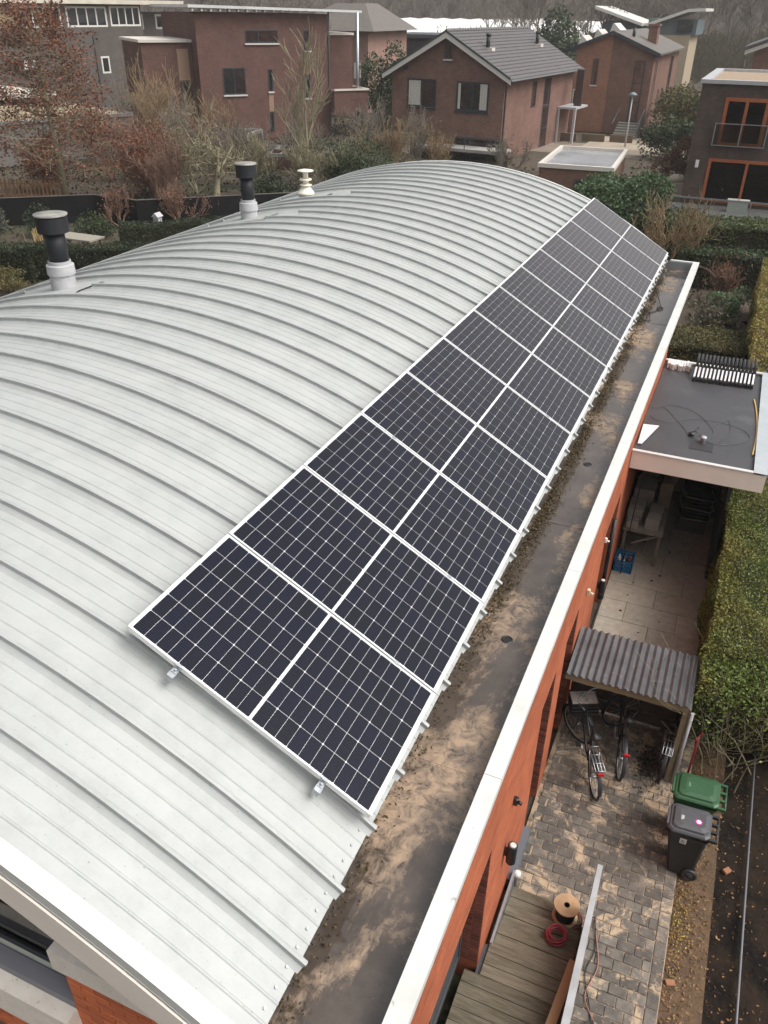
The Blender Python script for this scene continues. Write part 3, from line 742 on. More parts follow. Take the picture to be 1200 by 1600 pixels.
# soil strip, ground cloth
tag(MB().box(2.34, 2.80, -2, 12, ZG-.2, ZG-.03).build('soil_strip', mk('brown_soil', (.075,.046,.028), .95, c2=(.12,.075,.04), scale=6, c3=(.22,.15,.075), scale3=16, lo3=.6, hi3=.7, bump=.8, bscale=30)), kind='structure')
tag(MB().box(2.80, 6.0, -3, 12, ZG-.22, ZG-.045).build('ground_cloth', mk('black_ground_cloth', (.007,.0065,.006), .9, c2=(.028,.019,.013), scale=2.2, c3=(.035,.024,.015), scale3=9, lo3=.58, hi3=.68, bump=.9, bscale=14, spec=.1)), kind='structure')
g = np.random.default_rng(5)
n = 3400; P = np.stack([np.clip(2.36+np.abs(g.normal(0,.22,n)), 2.3, 3.4), g.uniform(-.5, 7, n), ZG-.02+g.uniform(0,.03,n)], 1)
P[:1200,0] = g.uniform(2.7, 4.4, 1200); P[:1200,2] = ZG-.035
tag(link('fallen_leaves', leafmesh('fallen_leaves', P, .035, mk('fallen_leaf', (.26,.15,.055), .8, rnd_v=.6, face_rand=True, c2=(.13,.06,.03), scale=9), flat=.85)), kind='stuff')
n = 420; P = np.stack([2.36+np.abs(g.normal(0,.12, n)), 3.85+g.normal(0,.28, n), ZG+g.uniform(-.02,.02,n)], 1)
tag(link('yellow_ground_leaves', leafmesh('yellow_ground_leaves', P, .028, mk('yellow_leaf', (.26,.19,.05), .8, rnd_v=.5, face_rand=True), flat=.7)), kind='stuff')
o = MB().tube([(3.12, -1.5, ZG+.06), (3.14, 2.8, ZG+.05), (3.19, 7.4, ZG+.06)], .014, 8).build('edging_tube', mk('grey_tube', (.16,.165,.18), .5)); tag(o, 'long thin grey tube running straight across the black ground cloth', 'tube')
M['chip'] = mk('dusty_brick_chip', (.30,.125,.06), .9, c2=(.22,.12,.07), scale=20)
for i, (x, y, a) in enumerate(((2.42, 3.06, .4), (2.52, 2.0, -.5), (2.46, 1.4, 1.2), (2.93, 4.85, .9))):
    q = MB().bbox(-.055, .055, -.035, .035, 0, .04, .006); nm = 'brick_fragment'
    o = q.build(nm, M['chip'], loc=None); o.location = (x, y, ZG-.03); o.rotation_euler = (.1, .1, a)
    tag(o, ('orange brick chip lying at the edge of the paving', 'orange brick chip on the brown soil, middle of the strip', 'orange brick chip on the soil closest to the picture bottom', 'tan brick chip on the black cloth right of the bins')[i], 'brick')
# ---- deck and steps
dk = empty('timber_deck', (.9, 1.0, ZG), 'weathered grey brown timber deck with three shallow steps down to the paving', 'deck')
M['deckwood'] = mk('weathered_decking', (.120,.097,.067), .8, c2=(.185,.155,.110), scale=3, stretch=(1, 9, 1), c3=(.09,.075,.04), scale3=2.5, lo3=.5, hi3=.66, rnd_v=.16, bump=.5, bscale=20)
def board(x0, x1, y, w_, z, par, name='deck_board'):
    q = MB()
    q.box(x0, x1, y, y+w_, z-.028, z-.004)
    ng = 9; gw = w_/ng
    for i in range(ng): q.box(x0+.001, x1-.001, y+gw*i+gw*.2, y+gw*(i+1), z-.004, z)
    return q.build(name, M['deckwood'], par)
ZD = -5.02; yy = 2.55-.145; i = 0
while yy > -1.4:
    x1 = 1.36
    board(WX-.12 if yy < 2.0 else WX+.06, x1, yy, .136, ZD+rnd.uniform(-.001,.001), dk); yy -= .1455
for st, zz in enumerate((ZD-.075, ZD-.15, ZD-.225)):
    for k2 in range(2):
        board(WX+.09, 1.34, 2.56+st*.31+k2*.150, .138, zz, dk, 'step_board')
    MB().box(WX+.09, 1.34, 2.553+st*.31+.0, 2.559+st*.31, zz-.02, zz+.045).build('riser', M['anthracite'], dk)
MB().box(WX+.03, 1.32, 2.5, 3.44, ZG, ZG+.03).build('step_base', M['sandbed'], dk)
MB().box(WX+.055, WX+.085, 2.50, 3.52, ZG+.0, ZD+.02).build('stringer', M['steel'], dk)
MB().box(WX, 1.36, -1.4, 2.5, ZG, ZD-.04).build('substructure', M['anthracite'], dk)
# ---- side screen
sc = empty('steel_screen', (1.42, 1.0, ZG), 'dark steel screen with pale capping between deck and paved strip', 'screen')
MB().box(1.385, 1.425, -1.2, 3.32, ZG, -4.48).build('panel', mk('dark_screen_panel', (.035,.036,.04), .45), sc)
q = MB(); q.add([(1.36,-1.2,-4.48),(1.475,-1.2,-4.48),(1.425,3.62,-4.48),(1.365,3.62,-4.48),(1.36,-1.2,-4.455),(1.475,-1.2,-4.455),(1.425,3.62,-4.455),(1.365,3.62,-4.455)], [(0,3,2,1),(4,5,6,7),(0,1,5,4),(1,2,6,5),(2,3,7,6),(3,0,4,7)])
q.build('capping', mk('pale_steel_capping', (.36,.37,.38), .4, c2=(.28,.29,.30), scale=4), sc)
for yq in (-.6, 1.3, 3.28): MB().box(1.39, 1.42, yq, yq+.04, ZG, -4.48).box(1.365, 1.385, yq, yq+.04, ZG, -4.48).build('post', M['anthracite'], sc)
pl = MB().bar((1.35, 2.62, -4.93), (1.20, 1.05, -4.60), .10, .045).build('timber_plank', mk('fresh_timber', (.42,.25,.13), .7, c2=(.34,.19,.09), scale=3, stretch=(1,.2,1)), loc=(1.3, 1.8, -4.8))
tag(pl, 'reddish timber plank leaning along the steel screen on the deck', 'plank')
# ---- cable reel, red hose, black cable
rl = empty('cable_reel', (1.13, 3.30, ZG+.08), 'wooden cable reel with black cable standing on the deck steps', 'cable reel')
M['ply'] = mk('plywood', (.50,.33,.19), .75, c2=(.38,.24,.13), scale=7)
zb = ZG+.09
for z0 in (0, .23):
    q = MB().lathe((1.13, 3.30, zb+z0), [(.035, 0), (.155, 0), (.155, .014), (.035, .014), (.035, 0)], 30, smooth=False, cap=False); q.build('flange', M['ply'], rl)
MB().lathe((1.13, 3.30, zb), [(.034, .0), (.034, .246)], 18, cap=False).build('core', M['blackm'], rl)
q = MB()
for z in range(13): q.torus((1.13, 3.30, zb+.026+z*.0158), (0,0,1), .108, .010, 26, 6)
tag(q.build('wound_cable', M['cable'], rl), 'black cable wound on the drum')
q = MB(); r2 = random.Random(8)
for k in range(11):
    a = r2.uniform(0, 6); R0 = r2.uniform(.075, .125); cx, cy = 1.10+r2.uniform(-.02,.02), 2.93+r2.uniform(-.02,.02)
    q.torus((cx, cy, ZD-.065+.012*k*.6), (r2.uniform(-.12,.12), r2.uniform(-.12,.12), 1), R0, .0075, 30, 6)
o = q.build('coiled_hose', mk('red_hose', (.23,.018,.028), .4)); tag(o, 'coil of red cable lying on the deck step beside the wooden reel', 'hose')
q = MB(); q.torus((1.22, 3.30, ZG+.085), (0,0,1), .12, .008, 24, 6).torus((1.24, 3.33, ZG+.10), (0.1,0,1), .10, .008, 24, 6)
tag(q.build('coiled_hose', mk('dark_red_hose', (.16,.016,.02), .5)), 'dark red cable loops under the wooden reel', 'hose')
q = MB().tube(curve([(1.47, 3.5, ZG+.02), (1.55, 3.1, ZG+.02), (1.50, 2.75, ZG+.02), (1.62, 2.4, ZG+.02), (1.72, 2.0, ZG+.02), (1.60, 1.85, ZG+.02), (1.55, 2.1, ZG+.02), (1.70, 2.25, ZG+.02), (1.6, 1.6, ZG+.02), (1.5, 1.5, ZG+.02)]), .006, 5)
tag(q.build('loose_cable', M['cable']), 'thin black cable trailing over the pavers right of the steel screen', 'cable')
q = MB().tube(curve([(1.52, 3.3, ZG+.02), (1.62, 2.9, ZG+.02), (1.55, 2.5, ZG+.02), (1.72, 2.2, ZG+.02), (1.66, 1.9, ZG+.02)]), .006, 5)
tag(q.build('loose_cable', mk('pink_cable', (.38,.16,.12), .5)), 'thin pinkish cord trailing over the sandy pavers beside the black cable', 'cable')

# ================================================================== WHEELIE BINS
def bin_(name, cx, cy, dx, dy, h, cbody, clid, label, big=False):
    e = empty(name, (cx, cy, ZG), label, 'wheelie bin')
    b0 = .80; x0, x1, y0, y1 = cx-dx/2, cx+dx/2, cy-dy/2, cy+dy/2
    q = MB(); hb = h-.10
    def ring(sx, sy, z, cr=.03, ox=0):
        X0, X1, Yy0, Yy1 = cx+ox-dx/2*sx, cx+ox+dx/2*sx, cy-dy/2*sy, cy+dy/2*sy
        return [(X0+cr,Yy0,z),(X1-cr,Yy0,z),(X1,Yy0+cr,z),(X1,Yy1-cr,z),(X1-cr,Yy1,z),(X0+cr,Yy1,z),(X0,Yy1-cr,z),(X0,Yy0+cr,z)]
    rings = [ring(.62,.80,ZG+.02,.03,.03), ring(.66,.82,ZG+.12,.03,.02), ring(.90,.95,ZG+hb-.06,.03,-.015), ring(.97,1.0,ZG+hb-.04,.03,-.01), ring(.98,1.01,ZG+hb,.03,-.01)]
    vs = sum(rings, []); fs = []
    for r in range(len(rings)-1):
        for i in range(8): fs.append((r*8+i, r*8+(i+1)%8, r*8+8+(i+1)%8, r*8+8+i))
    fs.append(tuple(reversed(range(8)))); q.add(vs, fs); q.build('body', cbody, e)
    # lid : shallow dome with rim, rises to the hinge side (+x)
    q = MB(); lz = ZG+hb+.004
    L_ = [ring(1.0,1.02,lz,.05,-.01), ring(1.0,1.02,lz+.025,.05,-.01), ring(.93,.95,lz+.045,.05,-.01), ring(.86,.86,lz+.048,.04,-.01), ring(.82,.82,lz+.075,.05,0), ring(.6,.6,lz+.090,.05,.01)]
    vs = sum(L_, []); vs = [(x, y, z+max(0, (x-x0))*.06) for (x, y, z) in vs]; fs = []
    for r in range(len(L_)-1):
        for i in range(8): fs.append((r*8+i, r*8+(i+1)%8, r*8+8+(i+1)%8, r*8+8+i))
    fs.append(tuple(range(len(vs)-8, len(vs)))); fs.append(tuple(reversed(range(8))))
    q.add(vs, fs); q.build('lid', clid, e)
    # front grip and hinge lugs
    q = MB().bbox(x0-.035, x0+.03, cy-dy*.30, cy+dy*.30, lz-.015, lz+.03, .006); q.build('lid_grip', clid, e)
    hz = ZG+hb+.03
    q = MB().tube([(x1+.065, y0+.03, hz), (x1+.065, y1-.03, hz)], .014, 10)
    for yq in (y0+.03, y0+dy*.36, y1-dy*.36, y1-.03): q.bbox(x1-.04, x1+.075, yq-.018, yq+.018, hz-.02, hz+.025, .004)
    q.build('handle', cbody, e)
    for yq in (y0+.02, y1-.02):
        w_ = MB().torus((x1-.11, yq, ZG+.095), (0,1,0), .078, .022, 24, 8); wh = w_.build('wheel', M['blackp'], e)
        MB().lathe((0,0,0), [(.001,-.018),(.066,-.012),(.066,.012),(.001,.018)], 18).build('rim', mk('rim_grey', (.05,.05,.055), .5), wh, local=True)
        rm = wh.children[0]; rm.location = Vector((x1-.11, yq, ZG+.095))-root_off(wh); rm.rotation_euler = (math.pi/2, 0, 0)
    MB().tube([(x1-.11, y0+.02, ZG+.095), (x1-.11, y1-.02, ZG+.095)], .012, 8).build('axle', M['blackm'], e)
    return e, lz
M['binb'] = mk('black_bin_plastic', (.016,.017,.018), .5, bump=.1, bscale=80)
M['binl'] = mk('grey_bin_lid', (.060,.060,.068), .42, c2=(.08,.08,.085), scale=5)
M['bing'] = mk('green_bin_plastic', (.024,.075,.032), .42, c2=(.032,.095,.040), scale=4)
e1, lz = bin_('wheelie_bin', 2.33, 4.70, .50, .44, .90, M['binb'], M['binl'], 'black wheelie bin with dark grey lid carrying a pink and white sticker')
e2, lz2 = bin_('wheelie_bin', 2.36, 5.22, .56, .46, .93, M['bing'], M['bing'], 'green wheelie bin standing behind the black one')
# sticker: round flower-like mark on the grey lid, small label on lid, address label on the body
def zl(x, x0=2.08): return lz+.0925+(x-x0)*.06
q = MB(); cx, cy = 2.41, 4.66; pts = []
for k in range(24):
    r = .040+(.008 if k % 2 else -.004); pts.append((cx+r*math.cos(k*math.pi/12), cy+r*math.sin(k*math.pi/12), zl(cx)+(r*math.cos(k*math.pi/12))*.06+.002))
q.add(pts, [tuple(range(24))]); q.build('sticker', mk('pink_sticker', (.55,.06,.35), .4), e1)
q = MB()
for k in range(7):
    a = k*math.pi*2/6; rr_ = 0 if k == 6 else .019
    px, py = cx+rr_*math.cos(a), cy+rr_*math.sin(a)
    q.add([(px+.0105*math.cos(t*math.pi/5), py+.0105*math.sin(t*math.pi/5), zl(px)+.0045) for t in range(10)], [tuple(range(10))])
q.build('sticker_mark', mk('white_sticker_print', (.85,.80,.85), .4), e1)
def textpart(body, size, loc, rot, mat, parent, name='lettering', ext=.0004):
    cu = bpy.data.curves.new(name, 'FONT'); cu.body = body; cu.size = size; cu.extrude = ext; cu.align_x = 'CENTER'; cu.align_y = 'CENTER'
    t = bpy.data.objects.new('tmp_text', cu); COL.objects.link(t)
    dg = bpy.context.evaluated_depsgraph_get(); me = bpy.data.meshes.new_from_object(t.evaluated_get(dg)); me.name = name
    bpy.data.objects.remove(t); me.materials.clear(); me.materials.append(mat)
    o = bpy.data.objects.new(name, me); COL.objects.link(o); o.parent = parent
    o.location = Vector(loc)-root_off(parent); o.rotation_euler = rot; return o
M['print'] = mk('white_print', (.7,.7,.7), .5)
for k in range(3):
    MB().box(2.205+.012*k, 2.211+.012*k, 4.66-.03+.006*k, 4.70, lz+.0925+.0085+k*.0007, lz+.0945+.0085+k*.0007).build('lid_text_line', M['print'], e1)
for k in range(2):
    MB().box(2.235+.014*k, 2.240+.014*k, 5.17, 5.25-.01*k, lz2+.0925+.0105, lz2+.0945+.0105+.001*k).build('lid_text_line', mk('pale_green_print%d' % k, (.25,.38,.22), .5), e2)
q = MB(); q.add([(2.24,4.473,ZG+.66),(2.32,4.473,ZG+.66),(2.32,4.468,ZG+.76),(2.24,4.468,ZG+.76)], [(0,1,2,3)]); lb = q.build('address_label', mk('paper_label', (.55,.55,.53), .6), e1)
for k in range(3): MB().box(2.255, 2.305-.01*k, 4.4655, 4.4668, ZG+.690+.018*k, ZG+.697+.018*k).build('label_line', M['blackm'], lb)

# ================================================================== BICYCLES
def bicycle(px, py, head, label, steer=0.0, lean=0.0, frame=M['blackp'], basket=False, redlamp=True, rack=True, sc_=1.0, crate=None):
    root = empty('bicycle', (px, py, ZG), label, 'bicycle', 'bicycles parked at the shelter')
    root.rotation_euler = (lean, 0, head)   # local +x is forward, origin under the rear axle
    WR, WB = .335, 1.06
    def wheel(nm, cx, par, rot=0.0):
        t = MB().torus((0,0,0), (0,1,0), WR-.018, .019, 36, 8)
        o = t.build(nm, M['cable'], par, local=True); o.location = (cx, 0, WR); o.rotation_euler = (0, 0, rot)
        s_ = MB().torus((0,0,0), (0,1,0), WR-.040, .008, 32, 5); s_.build('rim', M['steel'], o, local=True)
        k_ = MB().tube([(0,-.035,0),(0,.035,0)], .018, 8)
        for q in range(14):
            a = q*2*math.pi/14; k_.tube([(.015*math.cos(a+.8), (.02 if q % 2 else -.02), .015*math.sin(a+.8)), ((WR-.042)*math.cos(a), 0, (WR-.042)*math.sin(a))], .0022, 3, cap=False)
        k_.build('spokes', M['steel'], o, local=True)
        fd = MB(); n = 16; vs = []
        for i in range(n+1):
            a = math.radians(-10+ (190)*i/n) if nm == 'wheel' else 0
            for dy in (-.028, 0, .028): vs.append(((WR+.022-abs(dy)*.3)*math.cos(a), dy, (WR+.022-abs(dy)*.3)*math.sin(a)))
        fs = [(i*3+j, i*3+j+1, i*3+3+j+1, i*3+3+j) for i in range(n) for j in (0, 1)]
        fd.add(vs, fs, True); fd.build('mudguard', frame, o, local=True)
        return o
    wheel('wheel', 0, root); 
    f_ = MB(); bb = (.44, 0, .28); seat = (.30, 0, .78); hd = (.88, 0, .86); hdl = (.93, 0, .66)
    f_.tube([bb, seat], .016, 8).tube([seat, (.27, 0, .90)], .013, 8)
    f_.tube([bb, (.55, 0, .30), hdl], .020, 8).tube([(.34, 0, .62), hd], .016, 8).tube([hd, hdl], .019, 8)
    for s in (-1, 1):
        f_.tube([bb, (0, s*.05, WR)], .009, 6).tube([(.31, 0, .74), (0, s*.05, WR)], .008, 6)
    f_.build('frame', frame, root, local=True)
    # front assembly on a steering pivot
    st = bpy.data.objects.new('fork', MB().tube([(-.055,0,.23),(-.02,.0,.06),(-.0,.0,.03)], .014, 8).tube([(-.02,.05,.05),(.05,.05,-.325)], .010, 6).tube([(-.02,-.05,.05),(.05,-.05,-.325)], .010, 6).tube([(-.02,-.05,.05),(-.02,.05,.05)], .012, 6).mesh('fork', frame)); COL.objects.link(st)
    st.parent = root; st.location = (.96, 0, WR+.325); st.rotation_euler = (0, 0, steer)
    w2 = wheel('wheel', 0, root); c_, s_2 = math.cos(steer), math.sin(steer)
    w2.location = (.96+.05*c_, .05*s_2, WR); w2.rotation_euler = (0, 0, steer)
    hb = MB()
    hb.tube([(-.055,0,.23),(-.075,0,.36)], .012, 8)
    hb.tube(curve([(-.25,-.28,.40),(-.16,-.27,.42),(-.05,-.16,.40),(-.03,0,.38),(-.05,.16,.40),(-.16,.27,.42),(-.25,.28,.40)], 5), .010, 7)
    h_ = hb.build('handlebar', M['steel'], root, local=True); h_.location = st.location; h_.rotation_euler = st.rotation_euler
    gp = MB().tube([(-.30,-.283,.395),(-.17,-.272,.42)], .016, 8); g1 = gp.build('grip', M['cable'], h_, local=True)
    gp = MB().tube([(-.30,.283,.395),(-.17,.272,.42)], .016, 8); gp.build('grip', M['cable'], h_, local=True)
    sd_ = MB(); sh = [(.14,0,0),(.10,.025,.005),(.02,.035,.0),(-.06,.075,.01),(-.12,.085,.015),(-.135,0,.018),(-.12,-.085,.015),(-.06,-.075,.01),(.02,-.035,0),(.10,-.025,.005)]
    sd_.add([(.25+x, y, .935+z) for x, y, z in sh]+[(.25+x*.9, y*.8, .895+z) for x, y, z in sh], [tuple(range(10))]+[(i, i+10, (i+1)%10+10, (i+1)%10) for i in range(10)]+[tuple(reversed(range(10, 20)))], True)
    sd_.build('saddle', M['cable'], root, local=True)
    ck = MB().lathe((0,0,0), [(.085,-.003),(.085,.003)], 20)
    o = ck.build('chainring', M['steel'], root, local=True); o.location = bb; o.rotation_euler = (math.pi/2, 0, 0)
    cr = MB().tube([(bb[0], -.07, bb[2]), (bb[0]-.10, -.08, bb[2]-.13)], .009, 6).tube([(bb[0], .07, bb[2]), (bb[0]+.10, .08, bb[2]+.13)], .009, 6).tube([(bb[0], -.07, bb[2]), (bb[0], .07, bb[2])], .012, 6)
    cr.build('crank', M['steel'], root, local=True)
    for (dx, dy, dz) in ((-.10, -.13, -.13), (.10, .13, .13)):
        MB().box(bb[0]+dx-.045, bb[0]+dx+.045, dy-.035, dy+.035, bb[2]+dz-.012, bb[2]+dz+.012).build('pedal', M['blackp'], root, local=True)
    MB().box(.0, .44, -.05, -.04, .27, .40).build('chain_guard', frame, root, local=True)
    if rack:
        rk = MB()
        for yq in (-.065, -.022, .022, .065): rk.tube([(-.24, yq, .72), (.20, yq, .72)], .006, 5)
        for xq in (-.24, -.10, .05, .20): rk.tube([(xq, -.07, .72), (xq, .07, .72)], .006, 5)
        for s in (-1, 1): rk.tube([(-.18, s*.07, .72), (0, s*.06, WR)], .006, 5).tube([(.15, s*.07, .72), (0, s*.06, WR)], .006, 5)
        rk.build('rack', M['steel'] if not basket else M['blackp'], root, local=True)
    if redlamp: MB().bbox(-.275, -.245, -.045, .045, .655, .70, .005).build('rear_reflector', mk('red_reflector', (.35,.01,.015), .25), root, local=True)
    fl = MB().lathe((0,0,0), [(.03,0),(.035,.03),(.02,.06)], 12); o = fl.build('headlight', M['steel'], root, local=True); o.location = (1.0, 0, .90); o.rotation_euler = (0, math.pi/2, 0)
    if crate:
        b = MB(); X0, X1, Yh, Z0, Z1 = crate
        b.box(X0, X1, -Yh, Yh, Z0, Z0+.008)
        nn = 4
        for k in range(nn):
            z = Z0+.02+k*(Z1-Z0-.03)/(nn-1)
            b.box(X0, X1, -Yh, -Yh+.008, z, z+.03); b.box(X0, X1, Yh-.008, Yh, z, z+.03); b.box(X0, X0+.008, -Yh, Yh, z, z+.03); b.box(X1-.008, X1, -Yh, Yh, z, z+.03)
        cr_ = b.build('front_carrier', frame, root, local=True); cr_.location = (.0, 0, 0)
        wv = MB()
        for k in range(9):
            x = X0+.01+k*(X1-X0-.03)/8; wv.box(x, x+(X1-X0)/10, -Yh+.01, Yh-.01, Z1-.02, Z1-.012)
        tag(wv.build('woven_lid', mk('woven_cover', (.68,.60,.54), .8, c2=(.42,.35,.31), scale=30, rnd_v=.1), cr_, local=True), 'pale woven cover over the carrier')
    return root
h1 = math.atan2(.86, -.36)
bicycle(1.07, 5.38, h1, 'black bicycle with a large woven covered front carrier beside the brick wall', steer=.55, lean=-.05, crate=(.82, 1.12, .20, .68, .90))
bicycle(1.34, 5.86, math.atan2(1.0, -.20), 'black bicycle with red tail light, middle one of the three at the shelter', steer=-1.15, lean=.03, rack=False)
bicycle(1.92, 6.05, math.atan2(1.0, .05), 'black bicycle with steel rack on the right under the corrugated roof', steer=.45, lean=.02, redlamp=False)
# dark dead leaves by the third bicycle
g = np.random.default_rng(9); n = 500
P = np.stack([g.normal(1.74, .08, n), g.normal(6.2, .18, n), ZG+g.uniform(.0,.04,n)], 1)
tag(link('dead_leaf_heap', leafmesh('dead_leaf_heap', P, .05, mk('dead_dark_leaf', (.035,.022,.015), .8, rnd_v=.4, face_rand=True), flat=.5)), kind='stuff')

# ================================================================== CORRUGATED SHELTER
sh = empty('bike_shelter', (1.2, 6.4, ZG), 'low lean-to shelter with grey translucent corrugated roof over the bicycles', 'shelter')
def corr(x0, x1, y0, z0, y1, z1, name, mat):
    q = MB(); nx = int((x1-x0)/.0075); ny = 3; vs = []
    for sgn in (0, 1):
        for j in range(ny+1):
            for i in range(nx+1):
                x = x0+(x1-x0)*i/nx; t = j/ny
                vs.append((x, y0+(y1-y0)*t, z0+(z1-z0)*t+.016*math.cos((x-.37)*2*math.pi/.102)-.002*sgn))
    fs = [(j*(nx+1)+i, j*(nx+1)+i+1, (j+1)*(nx+1)+i+1, (j+1)*(nx+1)+i) for j in range(ny) for i in range(nx)]
    q.add(vs[:(ny+1)*(nx+1)], fs, True); return q.build(name, mat, sh)
M['corr'] = mk('smoky_corrugated_sheet', (.085,.086,.092), .22, c2=(.13,.13,.135), scale=2.5, c3=(.26,.25,.24), scale3=9, lo3=.6, hi3=.8, transl=.25, coat=.2)
corr(.375, 1.24, 6.00, -3.80, 7.02, -3.72, 'corrugated_sheet', M['corr']); corr(1.20, 2.06, 5.995, -3.794, 7.015, -3.714, 'corrugated_sheet', M['corr'])
M['backb'] = mk('dark_back_board', (.05,.038,.028), .9, c2=(.08,.06,.045), scale=5)
M['greenwood'] = mk('treated_timber', (.24,.20,.115), .8, c2=(.17,.14,.08), scale=5, stretch=(.2,1,1))
MB().box(.36, 2.06, 6.03, 6.075, -3.93, -3.83).build('front_beam', M['greenwood'], sh)
MB().box(.36, 2.06, 6.94, 6.985, -3.87, -3.76).build('rear_beam', M['greenwood'], sh)
MB().box(.36, 2.06, 6.50, 6.52, -3.83, -3.78).build('purlin', M['greenwood'], sh)
MB().box(1.99, 2.06, 6.03, 6.10, ZG, -3.93).build('post', M['greenwood'], sh); MB().box(1.99, 2.06, 6.90, 6.97, ZG, -3.87).build('post', M['greenwood'], sh)
for k in range(7): MB().box(2.065, 2.085, 6.02, 7.02, ZG+.05+k*.20, ZG+.24+k*.20).build('side_board', mk('grey_board_%d' % k, (.11,.10,.085), .85, c2=(.16,.145,.12), scale=4), sh)
for k in range(6): MB().box(.37, 2.06, 6.99, 7.01, ZG+.06+k*.22, ZG+.26+k*.22).build('back_board', M['backb'], sh)
MB().tube([(2.11, 6.02, ZG), (2.11, 6.02, -3.9)], .022, 10).build('rainwater_pipe', M['leadw'], sh)
tag(MB().bbox(1.97, 1.99, 6.02, 6.10, ZG+.50, ZG+.62, .004).build('socket_box', M['white'], sh), 'small white socket box on the front post')
o = MB().tube([(2.27, 6.05, ZG+.1), (2.28, 6.1, ZG+.95)], .016, 8).tube([(2.24, 6.0, ZG+.95), (2.32, 6.2, ZG+.95)], .014, 8).bar((2.27, 6.02, ZG+.0), (2.27, 6.05, ZG+.25), .12, .02).build('garden_spade', mk('dark_red_handle', (.20,.012,.02), .4)); tag(o, 'dark red handled tool standing behind the green bin', 'spade')

# ================================================================== CARPORT EXTENSION
ex = empty('flat_roof_carport', (1.4, 12.9, ZG), 'flat black roofed carport with beige edge boards joined to the brick side wall', 'carport')
EX0, EX1, EY0, EY1, EZ = WX+.01, 2.52, 10.52, 15.35, -2.42
M['bitumen'] = mk('black_bitumen', (.042,.042,.045), .28, c2=(.060,.060,.064), scale=1.3, c3=(.10,.10,.105), scale3=.9, lo3=.55, hi3=.7, bump=.15, bscale=60, rough2=.5)
MB().box(EX0, EX1-.05, EY0+.05, EY1-.05, EZ-.20, EZ).build('roof_deck', M['bitumen'], ex)
for xx in (1.07, 1.90): MB().box(xx, xx+.012, EY0+.12, EY1-.1, EZ, EZ+.003).build('membrane_seam', M['bitumen'], ex)
MB().box(EX0+.9, EX0+1.3, 11.10, 11.48, EZ, EZ+.006).build('membrane_patch', mk('patch', (.028,.028,.03), .6), ex)
MB().box(EX0, EX1, EY0-.02, EY0+.06, EZ+.03, EZ+.055).build('front_coping', M['alu'], ex)
MB().box(EX0, EX1-.16, EY1-.06, EY1+.03, EZ+.03, EZ+.055).build('rear_coping', M['alu'], ex)
MB().box(EX1-.16, EX1+.06, EY0-.02, EY1+.03, EZ+.032, EZ+.060).build('side_coping', mk('blue_grey_flashing', (.34,.38,.40), .4, c2=(.40,.43,.45), scale=2), ex)
MB().box(EX0, EX1+.02, EY0-.01, EY0+.03, EZ-.30, EZ+.03).build('front_fascia', M['fascia'], ex)
MB().box(EX1+.02, EX1+.05, EY0-.01, EY1, EZ-.30, EZ+.03).build('side_fascia', M['fascia'], ex)
MB().box(EX0, EX1, EY1, EY1+.025, EZ-.30, EZ+.03).build('rear_fascia', M['fascia'], ex)
MB().box(EX0, EX1, EY0+.03, EY1, EZ-.27, EZ-.21).build('soffit', M['anthracite'], ex)
MB().box(2.10, 2.16, 11.45, 15.3, ZG, EZ-.27).build('side_wall', mk('black_cladding', (.018,.018,.022), .7), ex)
MB().box(EX0, 2.10, 15.1, 15.2, ZG, EZ-.27).build('rear_wall', mk('carport_rear', (.06,.05,.045), .85), ex)
vt = MB().lathe((1.47, 11.42, EZ), [(.045, 0), (.04, .09), (.055, .10), (.055, .125), (.01, .14)], 18); vt.build('vent', M['leadw'], ex)
# things lying on the carport roof
M['silver'] = mk('bright_aluminium', (.72,.73,.74), .3, c2=(.58,.58,.60), scale=9)
sup = ['leftmost one of the row', 'second from the left of the row', 'third from the left of the row', 'fourth from the left of the row', 'fifth from the left of the row', 'sixth from the left of the row', 'seventh from the left of the row', 'left of the two in the middle', 'right of the two in the middle', 'seventh from the right of the row', 'sixth from the right of the row', 'fifth from the right of the row', 'fourth from the right of the row', 'third from the right of the row', 'second from the right of the row', 'rightmost one of the row']
wm_ = MB(); w2 = .0265
prof = [(0, 0), (0, .075), (.34, .20), (.38, .33), (.74, .36), (.76, 0)]
vs = [(s*w2, y, z) for s in (-1, 1) for y, z in prof]
wm_.add(vs, [(5,4,3,2,1,0), (6,7,8,9,10,11)]+[(i, (i+1)%6, (i+1)%6+6, i+6) for i in range(6)])
wedge_me = wm_.mesh('support_body', M['blackp'])
stp = MB(); stp.add([(-.018, .035, .096), (.018, .035, .096), (.018, .335, .206), (-.018, .335, .206)], [(0,1,2,3)]); stp_me = stp.mesh('aluminium_strip', M['silver'])
rib = MB().box(-.003, .003, .40, .72, .335, .375).mesh('top_rib', mk('grey_rib', (.12,.12,.125), .5))
for i in range(16):
    e = empty('panel_support', (1.03+i*.0765, 14.36+rnd.uniform(-.015,.015)+.004*i, EZ+.004), 'black panel support with silver strip, ' + sup[i], 'panel support', 'row of black panel supports on the carport roof')
    for nm, me in (('support_body', wedge_me), ('aluminium_strip', stp_me), ('top_rib', rib)):
        o = bpy.data.objects.new(nm, me); COL.objects.link(o); o.parent = e
for i in range(9):
    e = MB().bbox(-.030, .022, -.16, .16, 0, .12, .006)
    o = e.build('white_block', M['white']); o.location = (.45+i*.056, 15.02+rnd.uniform(-.05,.05), EZ+.004+.0); o.rotation_euler = (rnd.uniform(-.05,.05), 0, rnd.uniform(-.08,.08))
    tag(o, 'white block on the carport roof, ' + ('leftmost of its row', 'second from the left', 'third from the left', 'fourth from the left', 'middle of its row', 'fourth from the right', 'third from the right', 'second from the right', 'rightmost, beside the black supports')[i], 'block', 'white blocks lined up on the carport roof')
